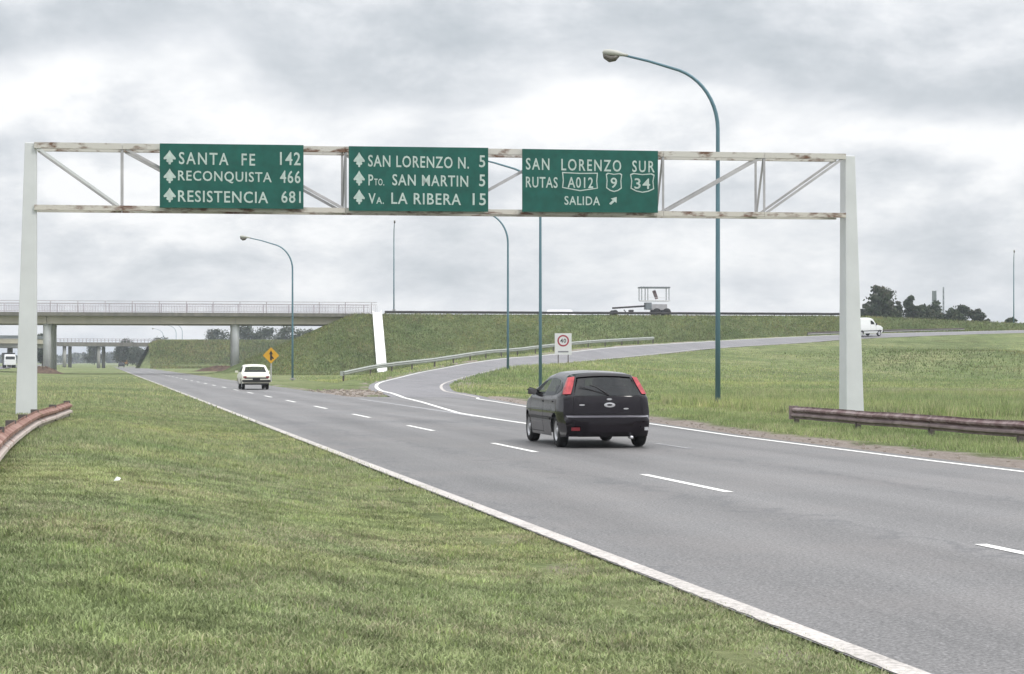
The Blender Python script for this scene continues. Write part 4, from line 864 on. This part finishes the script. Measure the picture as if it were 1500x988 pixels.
for sg in (-1, 1):
    V = []; rows = np.linspace(1.0, 1.352, 12)
    for z in rows:
        x = float(np.interp(z, [.965, 1.315, 1.36], [-1.915, -1.63, -1.575])); tt = (z-1.0)/.352; sd_ = .10+.05*math.sin(tt*3.1)
        wi = .878-.02*tt-.012*math.sin(tt*3.14)
        for w_ in np.linspace(wi, .999, 6): p = c.T(np.array(x), np.array(sg*w_), np.array(z)); V.append((p[0]-.014, p[1]+(sg*.010 if w_ > .99 else 0), p[2]+.004))
        for dx in (.03, sd_*.6, sd_): p = c.T(np.array(x+dx), np.array(sg*1.0), np.array(z-.01*dx), .010); V.append(tuple(p))
    mesh('tail_light', V, [(i*9+k, i*9+k+1, i*9+10+k, i*9+9+k) for i in range(11) for k in range(8)], MT['red'], t, True)
    c.rear('fog_reflector', .33, .40, sg*.70, sg*.86, MT['dullred'], t, .004) if False else None
c.rear('spoiler', 1.322, 1.372, -.83, .83, MT['plastic'], t, .03); c.rear('bumper_ledge_sheen', .572, .604, -.97, .97, MT['bumpersheen'], t, .004, 4)  # paler strip along the bumper ledge paints the reflected sky
def ell(cx, cz, rx, rz, xo, m, name, inner=None):
    x = float(np.interp(cz, [.605, .70, .85, .965], [-2.0, -1.985, -1.955, -1.915]))-xo; n = 24; V = [(x+.12*(cx/.86)**4, cx+rx*math.cos(2*math.pi*k/n), cz+rz*math.sin(2*math.pi*k/n)) for k in range(n)]
    if inner is None: mesh(name, V, [tuple(range(n))], m, t)
    else:
        V += [(x-.002, cx+rx*inner*math.cos(2*math.pi*k/n), cz+rz*inner*.75*math.sin(2*math.pi*k/n)) for k in range(n)]; mesh(name, V, [(k, (k+1) % n, n+(k+1) % n, n+k) for k in range(n)], m, t)
ell(-.02, .80, .105, .045, .012, MT['silver'], 'badge', .5); ell(-.02, .905, .05, .018, .012, MT['silver'], 'handle'); ell(.50, .80, .055, .014, .012, MT['silver'], 'lettering_badge'); ell(-.33, .73, .05, .014, .012, MT['silver'], 'lettering_badge')
c.rear('panel_gap', .628, .636, -.80, .80, MT['blackline'], t, .003, 2); c.rear('panel_gap', .63, .955, .805, .812, MT['blackline'], t, .004, 8, 2); c.rear('panel_gap', .63, .955, -.812, -.805, MT['blackline'], t, .004, 8, 2)
g = G(); g.tube([(-1.925, -.02, .985), (-1.80, .18, 1.12), (-1.76, .30, 1.165)], .011, 6); g.bar((-1.925, -.02, .98), (-1.78, .52, 1.14), .014); g.build('wiper', MT['plastic'], t)
for y in (.64, -.64):
    g = G(); g.box((-2.052, y if y > 0 else -.70, .36), (.02, .16 if y > 0 else .07, .06)); g.build('reflector', MT['dullred'] if y > 0 else MT['silver'], t)
g = G(); g.tube([(-1.9, -.42, .20), (-2.06, -.42, .20)], .032, 10); g.build('exhaust', MT['silver'], t, True)
for a_ in (-.22, .98): c.side('door_gap', [a_, a_+.012], [.26, .26], [.93, .93], MT['blackline'], t, n=2, out=.004)
c.side('door_gap', [-.22, .98], [.255, .255], [.262, .262], MT['blackline'], t, out=.004); c.side('side_trim', [-.92, .98], [.50, .50], [.555, .555], MT['plastic'], t, out=.014); c.side('door_handle', [-.12, .06], [.83, .83], [.855, .855], MT['darkpaint'], t, out=.03); c.side('door_handle', [-1.0, -.84], [.84, .84], [.865, .865], MT['darkpaint'], t, out=.03)
for sg in (-1, 1):
    g = G(); y = sg*.93; g.add([(.66, sg*.80, .99), (.72, sg*.80, 1.05), (.74, y, 1.09), (.62, sg*1.0, 1.08), (.60, sg*1.0, .96), (.62, sg*.86, .95), (.80, sg*.97, 1.05), (.80, sg*.97, .97)], [(0, 1, 2, 3, 4, 5), (2, 6, 7, 4, 3), (1, 2, 6), (5, 4, 7), (0, 5, 7, 6, 1)]); g.build('wing_mirror', MT['plastic'], t, bevel=.01)
c.wheels(t, MT['rim'])
for (x, y) in ((.15, .36), (.15, -.36), (-.85, .38), (-.85, -.38), (-.85, 0)):
    g = G(); g.box((x, y, .62), (.5, .5, .22)); g.box((x-.27, y, .88), (.13, .48, .52)); g.box((x-.31, y, 1.2), (.09, .25, .16)); g.build('car_seat', MT['seat'], t, bevel=.04)
g = G(); g.box((.85, 0, .84), (.35, 1.35, .18)); g.build('dashboard', MT['plastic'], t, bevel=.03)
place(t, xyz=(P(888, 530, 34.4)[0]-ROAD.x*-0-K*2.03+.0, 34.4+2.03, 0))
t.rotation_euler = (0, 0, RZ+math.pi/2-R(1.7)); t.location = Vector((P(892, 530, 34.4)[0], 34.4, 0))+Vector((math.cos(t.rotation_euler[2]), math.sin(t.rotation_euler[2]), 0))*2.0
# --- cream sedan
t = thing('sedan_car', 'old cream sedan with dark bumper driving away toward the overpass', 'car')
up = [(-2.12, .56), (-2.11, .66), (-2.08, .80), (-2.0, .885), (-1.5, .94), (-1.38, .97), (-.95, 1.34), (-.75, 1.42), (-.3, 1.45), (.1, 1.43), (.35, 1.36), (.85, .99), (1.0, .95), (1.6, .90), (2.05, .82), (2.14, .7), (2.15, .5)]
lo = [(-2.12, .56), (-2.11, .42), (-2.0, .36), (-1.8, .34), (1.8, .32), (2.0, .34), (2.13, .40), (2.15, .5)]
c = Car(up, lo, .82, (-1.22, 1.25), .31, belt=.94, roofz=1.45, tumble=.20, tail=.04, nose=.05, push=(.04, .06), crown=.04, rad=.05)
w1 = ([-.1, .2, .5, .72], [.99, .985, .98, .975], [1.36, 1.34, 1.20, 1.03]); w2 = ([-1.12, -.9, -.5, -.18], [1.0, .995, .99, .99], [1.10, 1.28, 1.36, 1.365])
c.body(MT['cream'], t, (w1, w2), (1.01, 1.30, .80), (.40, .82, .84)); c.side('window', *w1, MT['glassclear'], t); c.side('window', *w2, MT['glassclear'], t)
c.rear('rear_window', .99, 1.32, -.84, .84, MT['glassclear'], t, .008, wtop=(-.78, .78)); c.top('windscreen', .36, .86, .87, MT['glassclear'], t)
c.rear('tail_panel', .62, .70, -.84, .84, MT['plastic'], t, .01, 4)
for sg in (-1, 1): c.rear('tail_light', .66, .76, sg*.70, sg*.93, MT['dullred'], t, .018, 4, 5)
g = G(); g.box((-2.17, 0, .50), (.10, 1.60, .12)); g.build('rear_bumper', MT['tyre'], t, bevel=.02)
g = G(); g.box((-2.14, 0, .60), (.015, .42, .09)); g.build('number_plate', MT['black'], t)
g = G(); g.box((-1.6, 0, .38), (.8, 1.2, .2)); g.build('fuel_tank', MT['plastic'], t)
c.wheels(t, MT['silver'], .17, 0)
for (x, y) in ((.0, .34), (.0, -.34), (-.75, 0)):
    g = G(); g.box((x-.27, y, .85), (.14, .52 if x == 0 else 1.2, .5)); g.build('car_seat', MT['seat'], t, bevel=.04)
for sg in (-1, 1): g = G(); g.box((.62, sg*.92, 1.02), (.05, .16, .11)); g.bar((.66, sg*.80, .97), (.64, sg*.9, 1.0), .03); g.build('wing_mirror', MT['cream'], t)
t.location = Vector((P(375.5, 530, 106)[0], 106, 0))+ROAD*2.1; t.rotation_euler = (0, 0, RZ+math.pi/2)
# --- white bonneted van on the ramp
t = thing('panel_van', 'white van with a long bonnet driving up the exit ramp behind the right gantry post', 'van')
up = [(-2.75, .6), (-2.74, 1.95), (-2.6, 2.1), (-2.2, 2.17), (.35, 2.17), (.62, 2.08), (1.12, 1.42), (1.3, 1.33), (2.2, 1.18), (2.5, 1.0), (2.58, .7)]
lo = [(-2.75, .6), (-2.74, .45), (-2.6, .40), (-2.2, .38), (2.2, .36), (2.4, .38), (2.56, .48), (2.58, .7)]
c = Car(up, lo, .98, (-1.55, 1.75), .36, belt=1.30, roofz=2.17, tumble=.14, tail=.02, nose=.10, push=(.03, .16), crown=.05, rad=.07)
w1 = ([.12, .4, .78], [1.42, 1.41, 1.40], [1.9, 1.88, 1.62]); c.body(MT['bodywhite'], t, (w1,), None, (.68, 1.06, .84)); c.side('window', *w1, MT['glass'], t); c.top('windscreen', .64, 1.1, .87, MT['glass'], t)
c.side('side_trim', [-2.3, 2.3], [.62, .62], [.70, .70], MT['plastic'], t, out=.012); c.side('door_gap', [.05, .065], [.45, .45], [1.95, 1.95], MT['blackline'], t, n=2); c.side('door_gap', [1.05, 1.065], [.45, .45], [1.35, 1.35], MT['blackline'], t, n=2)
for sg in (-1, 1): g = G(); g.box((2.5, sg*.66, .92), (.12, .3, .18)); g.build('headlight', MT['silver'], t, bevel=.02); g = G(); g.box((.98, sg*1.08, 1.42), (.07, .16, .24)); g.build('wing_mirror', MT['plastic'], t)
g = G(); g.box((2.58, 0, .55), (.14, 1.8, .16)); g.build('front_bumper', MT['plastic'], t, bevel=.03)
c.wheels(t, MT['silver'], .2, 0)
i0 = int(np.argmin(np.abs(OA[:, 0]-P(1272, 0, 222)[0]))); i1 = int(np.argmin(np.abs(IA[:, 0]-P(1268, 0, 215)[0])))
pO, pI = Vector(OA[i0]), Vector(IA[i1]); dv = Vector(OA[i0+2]-OA[i0-2]); mid = pI.lerp(pO, .42)
t.location = mid+Vector((0, 0, .03)); X_ = dv.normalized(); Yl = (pO-pI); Yl = (Yl-X_*Yl.dot(X_)).normalized(); Zl = X_.cross(Yl)
from mathutils import Matrix
t.rotation_euler = Matrix((X_, Yl, Zl)).transposed().to_euler()
ce = P(1266.5, 530, mid.y)[0]; t.location.x = ce-.1
# --- small far vehicles
def box_truck(name, label, loc, rz, m, W=2.3, Lg=6.5, H=2.9, cargo=None, front=True, group=None):
    t = thing(name, label, 'truck', loc, rz)
    g = G(); g.add([(Lg/2-1.6, -W/2, .5), (Lg/2-1.6, W/2, .5), (Lg/2, -W/2, .5), (Lg/2, W/2, .5), (Lg/2-1.6, -W/2+.08, 2.3), (Lg/2-1.6, W/2-.08, 2.3), (Lg/2-.4, -W/2+.1, 2.3), (Lg/2-.4, W/2-.1, 2.3), (Lg/2, -W/2, 1.4), (Lg/2, W/2, 1.4)], [(0, 1, 3, 2), (0, 2, 8, 6, 4), (1, 5, 7, 9, 3), (2, 3, 9, 8), (8, 9, 7, 6), (4, 6, 7, 5), (0, 4, 5, 1)]); g.build('cab', m, t, bevel=.06)
    g = G(); g.add([(Lg/2+.01, -W/2+.15, 1.45), (Lg/2+.01, W/2-.15, 1.45), (Lg/2-.38, W/2-.22, 2.22), (Lg/2-.38, -W/2+.22, 2.22)], [(0, 1, 2, 3)]); g.build('windscreen', MT['glass'], t)
    g = G(); g.box((-.85, 0, .5+(H-.5)/2+.25), (Lg-1.8, W, H-.75)); g.build('cargo_box', cargo or m, t, bevel=.03)
    g = G(); g.box((-.2, 0, .62), (Lg-.7, .9, .22)); g.build('chassis', MT['plastic'], t)
    for x in (Lg/2-.8, -Lg/2+1.3):
        for sg in (-1, 1): g = G(); g.tube([(x, sg*(W/2-.02), .45), (x, sg*(W/2-.3), .45)], .45, 18); g.build('wheel', MT['tyre'], t, True)
    return t
x, y, _ = P(13, 530, 318); box_truck('box_truck', 'white truck coming along the opposite carriageway at the far left edge', (x, y, tz(x, y)+.12), RZ-math.pi/2+.15, MT['bodywhite'], 1.9, 4.6, 2.45, MT['darkveh'])
p = at(9.4, 700); box_truck('box_truck', 'tiny orange truck far down the highway beyond the bridges', p, RZ+math.pi/2, MT['orange'], 2.2, 7, 2.5)
p = at(-17.5, 1150, .55); box_truck('box_truck', 'tiny dark truck far off on the opposite carriageway', p, RZ-math.pi/2, MT['darkveh'], 2.4, 7, 3.4)
t = thing('sedan_car', 'tiny dark car far away under the second bridge', 'car'); c = Car([(-2.1, .55), (-2.05, .9), (-1.4, .98), (-.9, 1.38), (.2, 1.4), (.9, .98), (2.0, .8), (2.1, .5)], [(-2.1, .55), (-2.08, .4), (-2.0, .3), (2.0, .3), (2.08, .4), (2.1, .5)], .85, (-1.25, 1.25), .31, belt=.95, roofz=1.4)
c.body(MT['darkveh'], t); c.rear('rear_window', 1.0, 1.33, -.8, .8, MT['glass'], t); c.wheels(t, MT['silver'], .18, 0); t.location = at(6, 520); t.rotation_euler = (0, 0, RZ+math.pi/2)
# --- road machine on the crest
x, y, _ = P(958, 530, 254); zr_ = 7.75; t = thing('road_machine', 'grey road machine with open canopied platform and long low beam on the crest', 'machine', (x, y, zr_), .16)
sc_ = 254/F
g = G()
for sx in (-1.9, -1.05, 1.9):
    for sy in (-.8, .8): g.bar((sx, sy, 2.2), (sx, sy, 3.85), .09)
g.build('canopy_post', MT['machine'], t)
g = G(); g.box((0, 0, 3.92), (4.1, 1.9, .18)); g.build('canopy', MT['machine'], t)
g = G(); g.box((.1, 0, 2.12), (4.0, 1.7, .12)); g.bar((-2, -.82, 2.6), (2, -.82, 2.5), .04); g.build('platform', MT['signwhite'], t)
g = G(); g.box((.2, .1, 2.95), (.4, .5, 1.25), (Vector((.94, 0, .34)), Vector((0, 1, 0)), Vector((-.34, 0, .94)))); g.build('operator_seat', MT['darkrail'], t, bevel=.08)
g = G(); g.box((.6, 0, 1.25), (2.2, 1.2, .8)); g.build('engine_housing', MT['brace'], t, bevel=.05)
g = G(); g.box((-.9, -.2, 1.4), (.8, 1.3, .95)); g.build('engine_cover', MT['machine'], t, bevel=.05)
g = G(); g.bar((-5.8, 0, 1.1), (-.6, 0, 1.45), .24, .24); g.box((-3.2, 0, .7), (.4, 1.4, .35)); g.bar((-4.2, 0, .9), (-3.8, 0, .4), .12); g.build('front_beam', MT['darkgalv'], t)
for x_ in (-5.6, .2, 1.6):
    for sg in (-1, 1): g = G(); r_ = .42 if x_ < 0 else .55; g.tube([(x_, sg*.95, r_), (x_, sg*.65, r_)], r_, 18); g.build('wheel', MT['tyre'], t, True)
# pale roof just showing above the crest
x, y, _ = P(820, 530, 420); t = thing('farm_shed', 'low shed with a pale roof just showing above the crest of the bank', 'shed', (x, y, 0)); g = G(); g.box((0, 0, 6), (6, 5, 12)); g.build('wall', MT['conc'], t)
g = G(); g.prism([(-3.6, -3, 12.02), (3.6, -3, 12.02), (2.6, 0, 13.3), (-2.6, 0, 13.3)], (0, .06, 0)); g.prism([(-3.6, 3, 12.02), (3.6, 3, 12.02), (2.6, 0.1, 13.3), (-2.6, 0.1, 13.3)], (0, -.06, 0)); g.build('roof', MT['roofpale'], t)
# ------------------------------------------------------------------ trees
def tree(px, ptop, pw, Y, label, zg=0.0, seed=0, group=None, dens=1.0, name='tree', blobs=None, lean=0):
    rnd = random.Random(seed); r2 = np.random.default_rng(seed); x = (px-750)/F*Y; zt_ = EYE+(HOR-ptop)*Y/F; wd = pw*1.25*Y/F; H = zt_-zg
    t = thing(name, label, 'tree', (x, Y, zg), 0, group)
    nb = blobs or rnd.randint(15, 20); cl = []
    for i in range(nb):
        fz = .22+.70*(i+.5)/nb; rad = wd*(.20+.13*rnd.random())*(1.15-.4*fz); ang = rnd.uniform(0, 6.28); rr = wd*.5*math.sqrt(rnd.random())*(1.1-.6*fz**2)
        cl.append((rr*math.cos(ang)+lean*fz, rr*math.sin(ang), H*fz, rad))
    cl.append((lean, 0, H-wd*.10, wd*.13))
    g = G(); tr = max(.12, H*.022); g.tube([(0, 0, -.3), (lean*.1, .05, H*.25), (lean*.4, -.08, H*.5), (lean*.7, 0, H*.78)], [tr, tr*.8, tr*.55, tr*.2], 8)
    for (cx, cy, cz, rd) in cl[::2]: b = Vector((lean*.3, 0, H*.25+rnd.random()*H*.25)); g.tube([b, b.lerp(Vector((cx, cy, cz)), .6)+Vector((0, 0, -.1)), (cx, cy, cz)], [tr*.38, tr*.25, .03], 5)
    g.build('trunk', MT['bark'], t, True)
    n = int(5200*dens); k = r2.integers(0, len(cl), n); cc = np.array(cl)[k]; d = r2.normal(0, 1, (n, 3)); d /= np.linalg.norm(d, axis=1)[:, None]
    rad = cc[:, 3]*(.30+.95*r2.uniform(0, 1, n)**.8)*(1+.35*np.sin(d[:, 0]*5+k)*np.cos(d[:, 2]*6)); ctr = cc[:, :3]+d*rad[:, None]*np.array([1, 1, .72])
    sz = r2.uniform(.12, .30, n)*max(1, H/11); u = r2.normal(0, 1, (n, 3)); u /= np.linalg.norm(u, axis=1)[:, None]; v = np.cross(u, d+1e-3); v /= np.linalg.norm(v, axis=1)[:, None]
    V = np.stack([ctr-u*sz[:, None], ctr+v*sz[:, None]*.8, ctr+u*sz[:, None], ctr-v*sz[:, None]*.8], 1).reshape(-1, 3)
    me = fastmesh('crown', V, np.arange(4*n).reshape(n, 4), MT['leaf']); ti = np.repeat(np.stack([r2.uniform(0, 1, n)*.6+.4*((k*7 % 5)/5), r2.uniform(0, 1, n), k*0., k*0.+1], 1), 4, axis=0)
    ca = me.color_attributes.new('tint', 'FLOAT_COLOR', 'POINT'); ca.data.foreach_set('color', ti.astype(np.float32).ravel()); link('crown', me, t); return t
GT = 'dark trees beyond the ramp'
tree(1280, 419, 40, 335, 'tallest dark tree just right of the right gantry post, crown leaning left', 2, 1, GT, 1.3, lean=.5)
tree(1268, 446, 22, 338, 'lower dark tree hugging the right gantry post below the tallest tree', 2, 2, GT)
tree(1304, 441, 30, 345, 'short tree filling the gap right of the tallest dark tree', 2, 3, GT)
tree(1316, 442, 18, 352, 'small thin tree between the two tallest crowns right of the gantry', 2, 4, GT, .6)
tree(1334, 434, 24, 340, 'second tallest dark tree with a narrow rounded crown', 2, 5, GT, 1.1)
tree(1352, 447, 40, 342, 'low dark tree left of the antenna mast foot', 2, 6, GT)
tree(1371, 441, 28, 348, 'open flat-topped tree in front of the antenna mast', 2, 7, GT, .8)
tree(1409, 447, 34, 340, 'dense rounded tree standing right of the gap in the tree line', 2, 8, GT, 1.1)
tree(1432, 453, 28, 344, 'domed tree at the right end of the tree line', 2, 9, GT)
tree(1390, 460, 30, 342, 'low bush in the gap between the tree groups', 2, 10, GT, .6)
tree(1479, 467, 17, 300, 'small round bush at the foot of the far right street lamp', 5.5, 11, GT, .6)
tree(1448, 468, 14, 344, 'lowest bush trailing off the right end of the tree line', 2, 12, GT, .5)
GU = 'trees seen beneath the overpass'
for i, (px, pt, pw, Y, lb) in enumerate(((318, 482, 30, 640, 'dark tree left of the right bridge column under the overpass'), (362, 477, 44, 600, 'broad tree just right of the right bridge column under the overpass'), (395, 480, 40, 620, 'tree seen under the overpass between the column and the lamp post'),
    (425, 478, 40, 600, 'tree seen behind the left lamp post under the overpass'), (455, 482, 34, 560, 'tree above the bank slope at the right end of the overpass opening'), (345, 484, 30, 700, 'tree directly behind the right bridge column'),
    (62, 489, 20, 470, 'small tree between the left gantry post and the left bridge column'), (68, 499, 14, 480, 'low bush beside the left bridge column'), (182, 497, 22, 640, 'faint round tree above the far bridge deck, left of two'), (232, 495, 26, 640, 'faint round tree above the far bridge deck near its right end'),
    (138, 505, 18, 760, 'grey green tree filling the far bridge opening'), (178, 510, 22, 700, 'brownish tree at the roadside past the far bridge'), (200, 508, 22, 660, 'dull tree by the end of the far bridge'))):
    tree(px, pt, pw, Y, lb, 0, 30+i, GU, .8)
# antenna masts
for px, pt, w_, Y, lb in ((1368.5, 426, .9, 420, 'thick lattice antenna mast rising behind the flat-topped tree'), (1382, 421, .25, 460, 'very thin antenna mast just right of the thick mast')):
    x, y, zt_ = P(px, pt, Y); t = thing('antenna_mast', lb, 'mast', (x, y, 0)); g = G()
    for sx, sy in ((-.5, -.5), (.5, -.5), (.5, .5), (-.5, .5)): g.bar((sx*w_*1.3, sy*w_*1.3, 0), (sx*w_*.8, sy*w_*.8, zt_), .09)
    g.build('frame', MT['machine'], t); g = G()
    for k in range(int(zt_/1.4)):
        z = k*1.4; a = w_*(.65-.25*z/zt_)*.98; g.bar((-a, -a, z), (a, -a, z+1.4), .06); g.bar((a, -a, z), (-a, -a, z+1.4), .05)
    g.build('lattice', MT['machine'], t)
    if w_ > .5: g = G(); g.box((0, 0, zt_-1.2), (.8, .8, 2.2)); g.build('antenna', MT['machine'], t)
# far-off wood on the horizon
n = 42000; X = rng.uniform(-900, 900, n); Yb = 1500+rng.normal(0, 14, n); hgt = 8+4*wob(X*.6, X*0)+2.5*wob(X*3, X*0+9); Z = hgt*rng.uniform(0, 1, n)**.7
d = rng.normal(0, 1, (n, 3)); u = d/np.linalg.norm(d, axis=1)[:, None]; v = np.cross(u, rng.normal(0, 1, (n, 3))); v /= np.linalg.norm(v, axis=1)[:, None]; ctr = np.stack([X, Yb, Z], 1); s_ = 1.3
me = fastmesh('distant_wood', np.stack([ctr-u*s_, ctr+v*s_, ctr+u*s_, ctr-v*s_], 1).reshape(-1, 3), np.arange(4*n).reshape(n, 4), MT['leaf'])
ca = me.color_attributes.new('tint', 'FLOAT_COLOR', 'POINT'); ca.data.foreach_set('color', np.repeat(rng.uniform(0, 1, (n, 4)), 4, axis=0).astype(np.float32).ravel()); stuff(link('distant_wood', me))
# ------------------------------------------------------------------ light humid air
hz = bpy.data.materials.new('humid_air'); hz.use_nodes = True; t = hz.node_tree; t.nodes.remove(t.nodes['Principled BSDF'])
pv = N(t, 'ShaderNodeVolumePrincipled'); pv.inputs['Color'].default_value = (.82, .88, .97, 1); pv.inputs['Density'].default_value = .00027; pv.inputs['Anisotropy'].default_value = .1; L(t, pv.outputs[0], t.nodes['Material Output'].inputs['Volume'])
HAZE = True
if HAZE:
    g = G(); g.box((0, 4190, 14), (12500, 9000, 34)); stuff(g.build('haze', hz))
